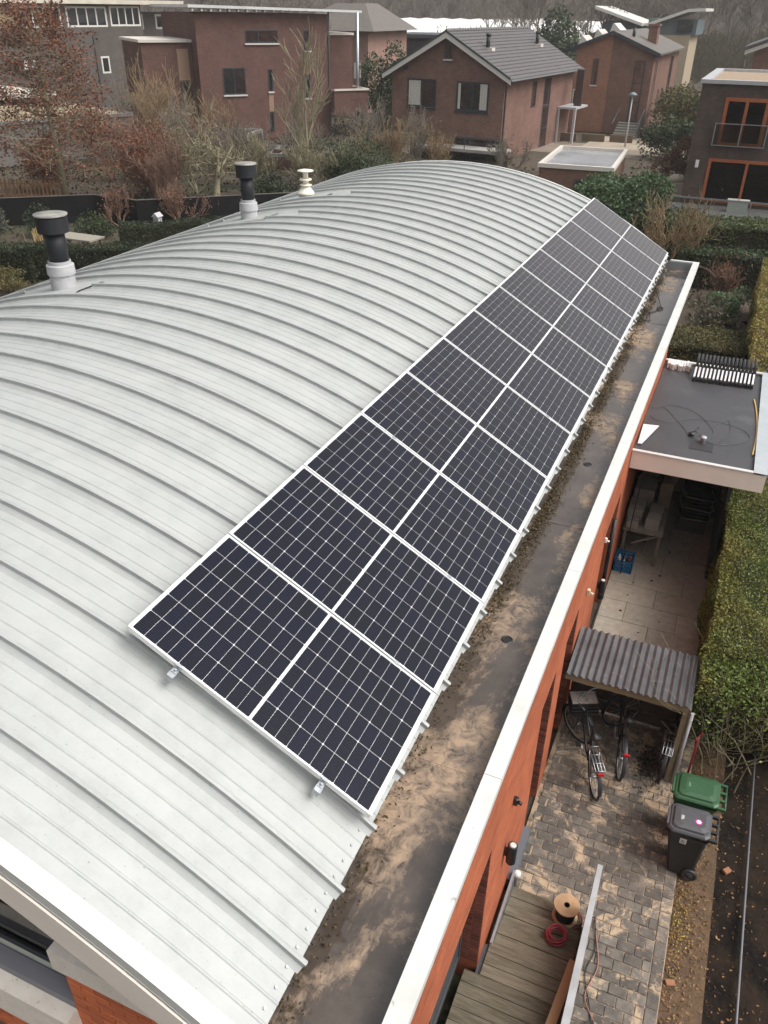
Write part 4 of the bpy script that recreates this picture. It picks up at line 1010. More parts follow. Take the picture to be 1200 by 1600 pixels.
q = MB(); q.add([(.38,11.72,EZ+.02),(.66,11.70,EZ+.05),(.47,10.86,EZ+.03),(.40,10.86,EZ+.02),(.38,11.72,EZ+.035),(.66,11.70,EZ+.065),(.47,10.86,EZ+.045),(.40,10.86,EZ+.035)], [(0,1,2,3),(7,6,5,4),(0,4,5,1),(1,5,6,2),(2,6,7,3),(3,7,4,0)])
tag(q.build('white_sheet', mk('white_sheet', (.80,.80,.82), .4)), 'white tapering metal offcut lying on the carport roof by the house', 'metal sheet')
q = MB().tube(curve([(2.25,13.85,EZ+.02),(2.31,13.3,EZ+.02),(2.35,12.6,EZ+.02),(2.35,11.9,EZ+.02),(2.32,11.25,EZ+.02)]), .014, 8)
tag(q.build('yellow_pipe', mk('yellow_tube', (.62,.42,.13), .4)), 'thin yellow tube lying along the right edge of the carport roof', 'tube')
q = MB(); z_ = EZ+.012
q.tube(curve([(.40,12.6,z_),(.75,12.9,z_),(1.2,12.75,z_),(1.5,12.3,z_),(1.62,11.9,z_),(1.5,11.5,z_),(1.25,11.62,z_),(.95,12.2,z_),(.6,12.75,z_),(.45,12.2,z_),(.8,12.05,z_),(1.2,12.4,z_),(1.7,12.45,z_),(2.1,12.3,z_),(2.25,11.95,z_),(2.0,11.6,z_),(1.6,11.45,z_),(1.3,11.9,z_),(1.35,11.7,z_),(1.8,12.6,z_),(1.9,12.1,z_),(1.75,11.55,z_)]), .0045, 5)
tag(q.build('loose_cable', mk('grey_cable', (.10,.10,.10), .5)), 'thin cable lying in wide loops on the black carport roof', 'cable')
q = MB().bbox(1.20, 1.30, 11.60, 11.70, EZ+.004, EZ+.07, .02).tube([(1.26,11.66,EZ+.05),(1.35,11.80,EZ+.12)], .010, 6)
tag(q.build('cable_box', M['blackm']), 'small black cable gland box on the carport roof beside the vent', 'cable box')

# ---- under the carport: bench, boxes, crate, folded chairs, pole
tb = empty('workbench', (.75, 12.1, ZG), 'grey workbench under the carport with boxes on top', 'workbench')
M['bench'] = mk('grey_bench_wood', (.16,.135,.105), .8, c2=(.22,.19,.15), scale=5)
TZ = ZG+.78
MB().box(.40, 1.16, 11.40, 13.3, TZ-.04, TZ).build('tabletop', M['bench'], tb)
for (x, y) in ((1.08, 11.46), (.42, 11.46), (1.08, 13.2), (.42, 13.2)): MB().box(x, x+.06, y, y+.06, ZG, TZ-.04).build('leg', M['bench'], tb)
MB().bar((1.10, 11.48, TZ-.05), (.60, 11.48, TZ-.35), .04, .04).build('brace', M['bench'], tb)
def carton(x0, x1, y0, y1, z0, h, c, label, cat='box', nm='carton', rz=0.0):
    q = MB().bbox(-(x1-x0)/2, (x1-x0)/2, -(y1-y0)/2, (y1-y0)/2, 0, h, .008)
    cx_, cy_ = (x0+x1)/2, (y0+y1)/2
    e = empty(nm, (cx_, cy_, z0), label, cat); e.rotation_euler = (0, 0, rz)
    q.build('body', mk('card_'+label[:14], c, .85, c2=tuple(v*.8 for v in c), scale=4), e, local=True)
    MB().box(-(x1-x0)/2+.01, (x1-x0)/2-.01, -.012, .012, h, h+.002).build('flap_seam', M['bench'], e, local=True)
    return e
carton(.80, 1.06, 11.55, 12.25, TZ+.002, .22, (0.3, 0.277, 0.247), 'long grey box lying on the front of the workbench', rz=-.05)
carton(.40, .70, 11.75, 12.25, TZ+.002, .26, (0.285, 0.262, 0.225), 'squarish grey brown box on the bench against the brick wall')
carton(.42, .82, 12.35, 12.95, TZ+.002, .42, (0.255, 0.225, 0.195), 'large dull brown box at the back of the bench by the wall')
carton(.44, .66, 11.45, 11.70, TZ+.002, .12, (0.33, 0.3, 0.255), 'small flat grey box at the front wall corner of the bench')
carton(.90, 1.15, 12.55, 13.1, TZ+.002, .55, (0.225, 0.18, 0.128), 'tall brown carton standing at the back right of the bench')
carton(.46, .80, 13.3, 13.8, ZG, 1.45, (0.3, 0.27, 0.225), 'tall pale stack behind the workbench next to the brick wall', 'box', 'storage_box')
q = MB(); q.add([(.95,12.9,-3.6),(1.35,12.8,-3.5),(1.30,13.3,-3.9),(.95,13.4,-3.95),(1.12,12.55,-4.1),(1.32,13.5,-4.6)], [(0,1,2,3),(0,4,1),(1,4,5,2)])
q.add([(.95,12.9,-3.61),(1.35,12.8,-3.51),(1.30,13.3,-3.91),(.95,13.4,-3.96)], [(3,2,1,0)])
tag(q.build('brown_tarp', mk('brown_tarp', (.16,.12,.08), .8, c2=(.11,.08,.055), scale=6)), 'crumpled brown paper sheet draped over the boxes under the carport', 'tarp')
cr = empty('blue_crate', (.52, 11.15, ZG), 'bright blue plastic crate full of odds and ends by the brick wall', 'crate')
M['blue'] = mk('blue_plastic', (.012,.15,.33), .4)
X0, X1, Yc0, Yc1, H = .38, .74, 11.0, 11.42, .27
q = MB().box(X0, X1, Yc0, Yc1, ZG+.005, ZG+.02)
for k in range(4):
    z = ZG+.02+k*.066
    q.box(X0, X1, Yc0, Yc0+.012, z, z+.045).box(X0, X1, Yc1-.012, Yc1, z, z+.045).box(X0, X0+.012, Yc0, Yc1, z, z+.045).box(X1-.012, X1, Yc0, Yc1, z, z+.045)
for (x, y) in ((X0,Yc0),(X1-.03,Yc0),(X0,Yc1-.03),(X1-.03,Yc1-.03)): q.box(x, x+.03, y, y+.03, ZG, ZG+H)
for xx in (.49, .61): q.box(xx, xx+.02, Yc0-.002, Yc0+.014, ZG, ZG+H)
q.build('crate_body', M['blue'], cr)
r2 = random.Random(3)
for k, (c, nm) in enumerate((((.5,.1,.07),'red'), ((.5,.45,.4),'cream'), ((.03,.03,.035),'black'), ((.6,.6,.6),'white'), ((.08,.09,.1),'dark'), ((.4,.12,.1),'brick'))):
    x, y = .45+.12*(k % 3)*.9, 11.09+.17*(k//3)
    o = MB().lathe((x, y, ZG+.06), [(.03, 0), (.04, .03), (.038, .13), (.015, .16), (.015, .19)], 12).build('bottle', mk('bottle_'+nm, c, .4)); tag(o, nm+' capped container standing inside the blue crate', 'bottle')
o = MB().tube(curve([(.55, 10.92, ZG+.02), (.56, 10.95, ZG+1.1), (.58, 11.1, ZG+2.0), (.56, 11.2, ZG+2.55)]), .011, 6).build('hanging_strap', M['cable']); tag(o, 'dark strap hanging from the carport edge down past the blue crate', 'strap')
# folded garden chairs stack
for k in range(8):
    e = empty('folded_chair', (1.62, 13.35, ZG+.30+k*.085), 'black folded garden chair in the leaning stack under the carport, ' + ('lowest', 'second from below', 'third from below', 'fourth from below', 'fifth from below', 'third from the top', 'just under the top', 'topmost')[k], 'chair', 'folded garden chairs stacked under the carport')
    e.rotation_euler = (0, .12+.01*k, .25+rnd.uniform(-.06,.06))
    q = MB()
    for s in (-.24, .24): q.tube([(-.28, s, 0), (.30, s, .01), (.36, s*.9, .06)], .012, 6)
    q.tube([(-.28,-.24,0),(-.28,.24,0)], .012, 6).tube([(.36,-.21,.06),(.36,.21,.06)], .012, 6); q.build('frame', M['steel'] if k % 3 == 0 else M['blackm'], e, local=True)
    MB().box(-.24, .0, -.22, .22, .005, .014).build('seat', M['blackp'], e, local=True); MB().box(.04, .30, -.22, .22, .012, .02).build('backrest', M['blackp'], e, local=True)
carton(1.35, 1.95, 13.1, 13.6, ZG, .28, (.07,.065,.06), 'dark low box carrying the stack of folded chairs')
# ================================================================== BACKGROUND HOUSES
def Frame(x, y, e):       # local frame of a building: origin at one front corner, e along the front, n to the back
    e = Vector((e[0], e[1], 0)).normalized(); n = Vector((-e[1], e[0], 0))
    return Vector((x, y, 0)), e, n
class HB(MB):
    """mesh builder in a building's own frame (u along front, v to the back, z up)"""
    def __init__(s, fr, flip=False): super().__init__(); s.o, s.e, s.n = fr
    def w(s, u, v, z): p = s.o + s.e*u + s.n*v; return (p.x, p.y, z)
    def hb(s, u0, u1, v0, v1, z0, z1):
        vs = [s.w(u, v, z) for z in (z0, z1) for (u, v) in ((u0,v0),(u1,v0),(u1,v1),(u0,v1))]
        return s.add(vs, [(0,3,2,1),(4,5,6,7),(0,1,5,4),(1,2,6,5),(2,3,7,6),(3,0,4,7)])
    def poly(s, pts, faces): return s.add([s.w(*p) for p in pts], faces)
M['hbrick'] = brickmat('red_brown_brick', (.220,.115,.090), (.155,.078,.062), (.19,.135,.11), .22, .0625, .010, .22)
M['hbrick2'] = brickmat('purple_red_brick', (.145,.072,.059), (.105,.053,.045), (.125,.083,.07), .22, .0625, .008, .22)
M['hbrick3'] = brickmat('orange_tan_brick', (.33,.155,.098), (.26,.115,.075), (.26,.17,.12), .22, .0625, .010, .18)
M['hbrick4'] = brickmat('brown_brick', (.215,.115,.085), (.165,.085,.064), (.16,.11,.09), .22, .0625, .010, .18)
M['greybrick'] = brickmat('dark_grey_brick', (.120,.102,.092), (.092,.078,.071), (.10,.09,.08), .22, .0625, .008, .22)
M['darkb'] = brickmat('dark_brown_brick', (.095,.070,.058), (.070,.052,.044), (.08,.062,.052), .22, .0625, .008, .25)
M['pinkb'] = brickmat('pink_brick', (.33,.20,.16), (.28,.16,.13), (.28,.2,.16), .22, .0625, .008, .15)
M['wframe_d'] = mk('dark_blue_frame', (.028,.034,.045), .4); M['wframe_w'] = mk('white_frame', (.62,.60,.55), .5)
M['wframe_o'] = mk('orange_wood_frame', (.36,.10,.032), .5, c2=(.28,.075,.025), scale=6)
M['curtain'] = mk('pale_curtain', (.58,.56,.50), .8, c2=(.42,.41,.36), scale=8, stretch=(3,3,.1))
M['tile'] = mk('grey_brown_roof_tile', (.088,.080,.080), .42, c2=(.112,.102,.102), scale=2.5, rnd_v=.12)
M['tile2'] = mk('brown_roof_tile', (.105,.090,.080), .55, c2=(.13,.115,.10), scale=2.5)
M['felt'] = mk('roof_felt', (.14,.14,.14), .4, c2=(.36,.36,.37), scale=.35, rough2=.15)
M['gravel'] = mk('roof_gravel', (.34,.26,.18), .9, c2=(.25,.18,.12), scale=12, bump=.5)
M['palestone'] = mk('pale_sill', (.55,.51,.46), .7)
M['woodc'] = mk('tan_panel', (.30,.19,.13), .8, c2=(.24,.15,.10), scale=9)
def hwindow(fr, par, u0, u1, z0, z1, fm, depth=-.02, mull=(), sill=None, face='f', v=0.0, fw=.09, curtain=None, name='window', glass=None, bars=()):
    """window on the front (plane v) or on a side wall (face 's': u is the distance along n at offset v along e)"""
    q = HB(fr)
    def B(mb, a0, a1, d0, d1, zz0, zz1):
        if face == 'f': mb.hb(a0, a1, v+d0, v+d1, zz0, zz1)
        else: mb.hb(v-d1, v-d0, a0, a1, zz0, zz1)
    o1, o2 = -.03, .05
    B(q, u0, u0+fw, o1, o2, z0, z1); B(q, u1-fw, u1, o1, o2, z0, z1); B(q, u0+fw, u1-fw, o1, o2, z1-fw, z1); B(q, u0+fw, u1-fw, o1, o2, z0, z0+fw)
    for m_ in mull: B(q, m_-fw*.45, m_+fw*.45, o1, o2, z0+fw, z1-fw)
    for b_ in bars: B(q, u0+fw, u1-fw, o1+.01, o2, b_-.03, b_+.03)
    w_ = q.build(name, fm, par)
    g_ = HB(fr); B(g_, u0+fw*.8, u1-fw*.8, 0.0, .02, z0+fw*.8, z1-fw*.8); g_.build('pane', glass or M['glass'], w_)
    if curtain:
        for (c0, c1) in curtain:
            c_ = HB(fr); B(c_, c0, c1, -.012, -.002, z0+fw, z1-fw); c_.build('curtain', M['curtain'], w_)
    if sill:
        s_ = HB(fr); B(s_, u0-.05, u1+.05, -.12, .02, z0-.11, z0-.005); s_.build('sill', sill, w_)
    return w_
# in these frames the outside of the front is towards -n (v negative); depth d negative = outwards
# ---- middle house with tiled gable roof
e_ = (0.99484390, -0.10141799)
fm_ = Frame(-16.38-9.05*e_[0], 59.75-9.05*e_[1], e_)
mh = empty('gabled_brick_house', (-20.9, 60.2, ZG), 'red brown brick house with grey tiled gable roof and white bargeboards', 'house')
q = HB(fm_); Wd, Ln, ze, zr = 9.05, 15.6, .30, 2.85
q.poly([(0,0,ZG-1.3),(Wd,0,ZG-1.3),(Wd,0,ze),(Wd/2,0,zr-.12),(0,0,ze),(0,Ln,ZG-1.3),(Wd,Ln,ZG-1.3),(Wd,Ln,ze),(Wd/2,Ln,zr-.12),(0,Ln,ze)],
       [(0,1,2,3,4),(1,6,7,2),(6,5,9,8,7),(5,0,4,9)])
q.build('wall', M['hbrick'], mh)
def tiled(par, fr, u0, u1, z0, z1, v0, v1, mat, rows, name='roof_slope'):
    """slope from eave (u0,z0) to ridge (u1,z1): every course its own lapped strip with a wavy tile profile"""
    q = HB(fr); nv = int(abs(v1-v0)/.30)
    du, dz = (u1-u0)/rows, (z1-z0)/rows; nl = math.hypot(du, dz); nx, nz = -dz/nl*(1 if du > 0 else -1), abs(du)/nl
    for r in range(rows):
        vs = []; 
        for j in range(nv*2+1):
            v = v0+(v1-v0)*j/(nv*2); wv = .035*(j % 2)
            for (t, hgt) in ((0, .07), (1.04, .02)):
                vs.append((u0+du*(r+t)+nx*(hgt+wv), v, z0+dz*(r+t)+nz*(hgt+wv)))
            vs.append((u0+du*r, v, z0+dz*r-.0))
        fs = []
        for j in range(nv*2): fs += [(j*3, j*3+3, j*3+4, j*3+1), (j*3+2, j*3+5, j*3+3, j*3)]
        q.poly(vs, fs)
    return q.build(name, mat, par)
ov = .60
rs = tiled(mh, fm_, Wd+ov, Wd/2, ze-.28, zr, -.5, Ln+.5, M['tile'], 15)
rs2 = tiled(mh, fm_, -ov, Wd/2, ze-.28, zr, -.5, Ln+.5, M['tile'], 15)
q = HB(fm_)
for j in range(34):
    v = -.5+(Ln+1)*j/34
    q.tube([q.w(Wd/2, v, zr+.03), q.w(Wd/2, v+.44, zr+.06)], [.13, .15], 8)
q.build('ridge_tiles', M['tile'], mh)
for s in (0, 1):
    u0, u1 = (-ov, Wd/2) if s == 0 else (Wd+ov, Wd/2)
    q = HB(fm_); q.poly([(u0,-.52,ze-.56),(u1,-.52,zr-.38),(u1,-.52,zr-.02),(u0,-.52,ze-.26),(u0,-.46,ze-.56),(u1,-.46,zr-.38),(u1,-.46,zr-.02),(u0,-.46,ze-.26)],
        [(0,1,2,3),(7,6,5,4),(0,4,5,1),(3,2,6,7),(0,3,7,4),(1,5,6,2)]); q.build('bargeboard', M['wframe_w'], mh)
    q = HB(fm_); q.poly([(u0,-.56,ze-.26),(u1,-.56,zr-.02),(u1,-.56,zr+.12),(u0,-.56,ze-.12),(u0,-.46,ze-.26),(u1,-.46,zr-.02),(u1,-.46,zr+.12),(u0,-.46,ze-.12)],
        [(0,1,2,3),(7,6,5,4),(0,4,5,1),(3,2,6,7),(0,3,7,4),(1,5,6,2)]); q.build('verge_tiles', M['anthracite'], mh)
    q = HB(fm_); q.poly([(u0,-.5,ze-.30),(u1,-.5,zr-.04),(u1,Ln+.5,zr-.04),(u0,Ln+.5,ze-.30)], [(0,1,2,3)]); q.build('roof_underside', M['anthracite'], mh)
HB(fm_).hb(Wd+ov-.02, Wd+ov+.12, -.5, Ln+.5, ze-.36, ze-.26).build('roof_gutter', mk('zinc_gutter', (.20,.205,.21), .4), mh)
HB(fm_).hb(Wd+.02, Wd+.12, .15, .25, -5.5, ze-.3).build('downpipe', M['anthracite'], mh)
hwindow(fm_, mh, Wd-7.75, Wd-5.35, -2.05, -.18, M['wframe_d'], mull=(Wd-6.55,), curtain=[(Wd-7.62, Wd-6.65)], sill=M['wframe_d'], fw=.12)
hwindow(fm_, mh, Wd-3.72, Wd-1.15, -2.12, -.22, M['wframe_d'], mull=(Wd-2.45,), curtain=[(Wd-3.58, Wd-3.38), (Wd-1.85, Wd-1.30)], sill=M['wframe_d'], fw=.12)
hwindow(fm_, mh, Wd-4.82, Wd-4.18, 1.15, 2.20, M['anthracite'], sill=M['palestone'])
hwindow(fm_, mh, Wd-8.1, Wd-7.75, .35, .62, M['anthracite'])
hwindow(fm_, mh, Wd-8.35, Wd-5.4, -6.3, -3.75, M['anthracite'], mull=(Wd-7.3,), bars=(-4.7,), curtain=[(Wd-8.2, Wd-7.4)])
hwindow(fm_, mh, Wd-3.70, Wd-.1, -6.3, -3.9, M['anthracite'], mull=(Wd-2.4, Wd-1.0))
hwindow(fm_, mh, 5.7, 6.65, -2.15, -.35, M['wframe_d'], face='s', v=Wd)
hwindow(fm_, mh, 8.45, 9.95, -5.6, -.25, M['wframe_d'], face='s', v=Wd, bars=(-2.3, -3.9))
q = HB(fm_); q.hb(3.0, Wd+.9, -1.9, -.02, -4.62, -4.42); q.build('balcony_slab', mk('pale_concrete', (.26,.25,.23), .8, c2=(.34,.33,.30), scale=2), mh)
q = HB(fm_)
for u in (3.05, 5, 7, 9, Wd+.85): q.hb(u, u+.05, -1.88, -1.83, -4.42, -3.6)
q.hb(3.05, Wd+.9, -1.88, -1.83, -3.63, -3.58); q.build('balcony_rail', M['anthracite'], mh)
q = HB(fm_); q.hb(Wd+.02, Wd+1.6, 12.2, 15.4, -2.75, -2.6).hb(Wd+.05, Wd+.2, 12.2, 12.35, -5.6, -2.75).hb(Wd+1.4, Wd+1.6, 12.2, 12.4, -5.6, -2.75); q.build('rear_balcony', M['leadw'], mh)
q = HB(fm_); q.hb(Wd+.9, Wd+1.5, 13.6, 13.9, -2.6, .1); q.build('rear_post', mk('dark_red_post', (.05,.025,.022), .6), mh)
for (v, nm) in ((2.5, 'left'), (12.8, 'right')):
    q = HB(fm_); u = Wd*.72; zz = zr-(zr-ze+.28)*(u-Wd/2)/(Wd/2+ov)
    q.tube([q.w(u, v, zz-.1), q.w(u, v, zz+.95)], .15, 10).tube([q.w(u, v, zz+.80), q.w(u, v, zz+1.0)], .19, 10); pr = q.build('roof_vent', M['blackm'], mh)
    HB(fm_).hb(u-.35, u+.45, v-.3, v+.3, zz-.12, zz+.10).build('flashing', M['palestone'], pr)

# ---- garage with flat roof in front of it
gf = Frame(-9.2, 42.1, (1, .06))
gg = empty('flat_roof_garage', (-7.3, 45, ZG), 'small brick garage with wet flat roof behind the evergreen shrub', 'garage')
HB(gf).hb(0, 3.75, 0, 6.9, ZG, -2.75).build('wall', M['hbrick4'], gg)
HB(gf).hb(.1, 3.65, .1, 6.8, -2.75, -2.72).build('roof', M['felt'], gg)
q = HB(gf); q.hb(-.08, 3.83, -.08, .12, -2.75, -2.55).hb(-.08, 3.83, 6.78, 6.98, -2.75, -2.55).hb(-.08, .12, .12, 6.78, -2.75, -2.55).hb(3.63, 3.83, .12, 6.78, -2.75, -2.55); q.build('roof_edge', M['palestone'], gg)
hwindow(gf, gg, 1.9, 2.5, -4.2, -3.2, M['anthracite'])

# ---- orange house with shallow gable
of = Frame(-15.75, 80.15, (1, -.012))
oh = empty('orange_brick_house', (-12.5, 85, ZG), 'tan orange brick house with brown tiled roof and blue front door beyond the lamp post', 'house')
HB(of).poly([(0,0,ZG),(3.05,0,ZG),(3.05,0,2.55),(0,0,1.45),(0,16,ZG),(3.05,16,ZG),(3.05,16,2.5),(0,16,1.45)], [(0,1,2,3),(4,0,3,7),(5,4,7,6),(1,5,6,2)]).build('wall', M['hbrick3'], oh)  # paler brick on this part paints the lit face of the house
of2 = Frame(-12.75, 80.2, (1, -.012))
HB(of2).poly([(0,-.03,ZG),(3.75,-.03,ZG),(3.75,-.03,1.15),(0,-.03,2.6),(0,17.5,ZG),(3.75,17.5,ZG),(3.75,17.5,1.15),(0,17.5,2.6)], [(0,1,2,3),(1,5,6,2),(5,4,7,6),(4,0,3,7)]).build('wall', M['hbrick4'], oh)
q = HB(of2); q.poly([(0,-.4,2.75),(4.25,-.4,1.12),(4.25,18,1.12),(0,18,2.75),(0,-.4,2.60),(4.25,-.4,.97),(4.25,18,.97),(0,18,2.6)], [(0,1,2,3),(7,6,5,4),(0,4,5,1),(1,5,6,2),(2,6,7,3)]); q.build('roof_slope', M['tile2'], oh)
q = HB(of2); q.poly([(0,-.4,2.75),(-4.2,-.4,1.15),(-4.2,18,1.15),(0,18,2.75),(0,-.4,2.60),(-4.2,-.4,1.0),(-4.2,18,1.0),(0,18,2.6)], [(3,2,1,0),(4,5,6,7),(0,1,5,4),(1,2,6,5)]); q.build('roof_slope', M['tile2'], oh)
q = HB(of2); q.poly([(0,-.44,2.78),(4.3,-.44,1.14),(4.3,-.44,.86),(0,-.44,2.48),(0,-.38,2.78),(4.3,-.38,1.14),(4.3,-.38,.86),(0,-.38,2.48)], [(3,2,1,0),(4,5,6,7),(0,1,5,4)]); q.poly([(0,-.44,2.78),(-4.25,-.44,1.17),(-4.25,-.44,.9),(0,-.44,2.48)], [(0,1,2,3)]); q.build('verge_board', M['wframe_d'], oh)
hwindow(of, oh, 1.55, 2.05, -1.45, .62, M['anthracite'], sill=M['palestone']); hwindow(of, oh, .05, .55, -3.3, -1.85, M['wframe_w'])
hwindow(of2, oh, 2.2, 3.1, -4.3, .55, M['wframe_d'], bars=(-1.2, -2.7), name='door', v=-.03)
for (a, b_) in ((1.5, 2.6), (11.5, 13.5)): hwindow(of2, oh, a, b_, -3.9, .55, M['wframe_d'], face='s', v=3.75)
for a in (5.6, 8.2): hwindow(of2, oh, a, a+1.0, -3.8, -2.0, M['wframe_d'], face='s', v=3.75)
q = HB(of2)
for k in range(6): q.hb(1.6, 3.6, -3.2+k*.45, -2.75+k*.45, ZG, ZG+.17*(k+1))
q.build('entrance_steps', mk('grey_steps', (.17,.16,.14), .8), oh)
q = HB(of2); q.tube([q.w(1.5,-3.4,-4.2), q.w(1.5,-.5,-3.2)], .05, 6); q.build('handrail', M['anthracite'], oh)
q = HB(of2); q.tube([q.w(3.7,-3.4,-4.2), q.w(3.7,-.5,-3.2)], .05, 6)
for k in range(4): q.tube([q.w(3.7,-3.4+k*.9,ZG), q.w(3.7,-3.4+k*.9,-4.2+k*.3)], .035, 5)
q.build('handrail', M['anthracite'], oh)
q = HB(of2); q.hb(2.1, 2.9, 5.6, 6.9, 1.6, 3.1).hb(2.0, 3.0, 5.5, 7.0, 3.1, 3.25); q.build('chimney', M['hbrick4'], oh)
q = HB(of2); q.tube([q.w(1.2, 3.2, 2.1), q.w(1.2, 3.2, 2.95)], .14, 8); q.build('roof_vent', M['blackm'], oh)
for k in range(3):
    q = HB(of2); u = -3.5+k*1.35; q.poly([(u, 2, 1.4+.5*k), (u+.25, 2, 2.3+.5*k), (u+.35, 2, 2.3+.5*k), (u+1.0, 2, 1.75+.5*k), (u, 5, 1.4+.5*k), (u+.25, 5, 2.3+.5*k), (u+.35, 5, 2.3+.5*k), (u+1.0, 5, 1.75+.5*k)], [(0,1,2,3),(1,5,6,2),(2,6,7,3),(4,7,6,5)]); q.build('rooflight', M['palestone'], oh)

# ---- dark brown house at the right edge
df = Frame(-2.25, 46.74, (1, 0))
dh = empty('dark_brick_house', (1.2, 50, ZG), 'dark brown brick house with flat gravel roof and orange framed windows', 'house')
HB(df).hb(0, 9.5, 0, 10.5, ZG, 1.12).build('wall', M['darkb'], dh)
HB(df).hb(.35, 9.2, .35, 10.2, 1.12, 1.16).build('roof', M['gravel'], dh)
q = HB(df); q.hb(-.1, 9.6, -.12, .32, 1.12, 1.30).hb(-.1, 9.6, 10.2, 10.6, 1.12, 1.30).hb(-.1, .34, .32, 10.2, 1.12, 1.30); q.build('roof_edge', M['leadw'], dh)
hwindow(df, dh, 1.28, 3.42, -1.75, .52, M['wframe_o'], mull=(2.35,), name='double_door', fw=.17)
hwindow(df, dh, 1.05, 6.6, -4.55, -2.38, M['wframe_o'], mull=(3.0, 4.9), name='sliding_door', fw=.15)
q = HB(df)
for u in (1.02, 2.30, 3.55): q.hb(u, u+.05, -.22, -.17, -1.72, -.66)
q.hb(1.02, 3.6, -.22, -.17, -.70, -.66).hb(1.02, 3.6, -.22, -.17, -1.74, -1.70); jr = q.build('balcony_rail', M['steel'], dh)
HB(df).hb(1.07, 3.55, -.20, -.19, -1.70, -.70).build('pane', M['clear'], jr)
q = HB(df); q.hb(-.6, 7.5, -3.0, 0, ZG, -4.72); q.build('terrace', mk('terrace_deck', (.13,.12,.115), .7), dh)
q = HB(df)
for u in (-.55, 1.5, 3.6, 5.6): q.hb(u, u+.06, -2.95, -2.89, -4.72, -3.92)
q.hb(-.55, 7.4, -2.96, -2.88, -3.95, -3.88); tr = q.build('terrace_rail', M['steel'], dh)
HB(df).hb(-.5, 7.4, -2.93, -2.92, -4.70, -3.95).build('pane', M['clear'], tr)
HB(df).hb(.42, .58, -.16, 0, -2.86, -2.5).build('wall_light', M['white'], dh)
o = HB(df).hb(2.5, 3.5, -1.5, -1.1, -4.72, -4.15).hb(2.45, 3.55, -1.52, -1.08, -4.15, -4.1); o = o.build('garden_chest', mk('pale_chest', (.42,.42,.38), .6)); tag(o, 'pale chest standing on the terrace of the dark brown house', 'chest')
o = MB().box(-3.3, -2.45, 49.5, 51.0, ZG, -4.2).lathe((-2.9, 50.2, -4.2), [(.5, 0), (.55, .15), (.3, .35)], 14).build('parasol_base', mk('cream_cover', (.45,.38,.30), .7)); tag(o, 'cream coloured covered item standing left of the dark brown house', 'garden cover')

# ---- big red brick house (left of centre) with white flat roof edge
re_ = (.65, .76)
rf = Frame(-40.8, 58.06, re_)
rh = empty('red_brick_house', (-37, 66, ZG), 'tall dark red brick house with overhanging white flat roof edge and slit windows', 'house')
HB(rf).hb(0, 11.0, 0, 11, ZG, 3.75).build('wall', M['hbrick2'], rh)
q = HB(rf); q.poly([(-.6,-.7,4.30),(13.8,-.7,4.02),(13.8,12,4.02),(-.6,12,4.30),(-.6,-.7,4.10),(13.8,-.7,3.86),(13.8,12,3.86),(-.6,12,4.1)], [(0,1,2,3),(7,6,5,4),(0,4,5,1),(1,5,6,2),(3,2,6,7),(0,3,7,4)]); q.build('roof', mk('pale_metal_roof', (.60,.60,.58), .5, c2=(.50,.50,.49), scale=.5), rh)
for k in range(20): HB(rf).hb(-.3+k*.72, -.18+k*.72, -.62, -.05, 3.86, 4.02).build('roof_bracket', M['palestone'], rh)
for (a, b_, c, d, m_) in ((3.93,6.70,1.72,2.62,(5.05,)),(1.86,3.75,-1.9,.03,(2.8,)),(8.84,9.45,1.17,2.62,()),(8.78,9.38,-2.31,-.58,()),(5.66,6.06,-1.74,-.11,()),(5.62,6.0,-4.74,-3.27,())):
    hwindow(rf, rh, a, b_, c, d, M['wframe_d'], mull=m_, sill=M['palestone'] if c > -3 else None, fw=.08)
for (a, b_, c, d) in ((8.84,9.42,-.54,1.10),(5.64,6.04,-3.22,-1.80)): HB(rf).hb(a, b_, -.015, .05, c, d).build('tan_infill_panel', M['woodc'], rh)
HB(rf).hb(11.02, 11.14, -.1, .02, ZG, 3.9).build('downpipe', M['anthracite'], rh)
HB(rf).hb(11.0, 13.6, .8, 8, ZG+2.0, 2.25).build('side_bay', M['hbrick2'], rh); HB(rf).hb(11.0, 13.7, .7, 8, 2.25, 2.42).build('bay_coping', M['palestone'], rh)
HB(rf).hb(11.0, 14.1, -1.2, 5, -3.4, -1.75).build('balcony_box', M['hbrick2'], rh); q = HB(rf); q.hb(11.0, 14.2, -1.3, -1.0, -1.75, -1.62).hb(14.0, 14.2, -1.0, 5, -1.75, -1.62); q.build('balcony_coping', M['palestone'], rh)
q = HB(rf); q.tube([q.w(13.3, -.9, ZG), q.w(13.3, -.9, 3.9)], .13, 10); q.build('roof_column', M['steel'], rh)
HB(rf).hb(-4.0, -.02, 1.6, 9, ZG, 1.75).build('side_wing', M['hbrick2'], rh); HB(rf).hb(-4.2, -.02, 1.4, 9, 1.75, 1.95).build('wing_coping', M['palestone'], rh)
hwindow(rf, rh, -1.2, -.3, -3.2, -.9, M['wframe_d'], v=1.6, sill=M['palestone']); HB(rf).hb(-1.25, -.35, 1.57, 1.65, -.9, 1.3).build('tan_infill_panel', M['woodc'], rh)

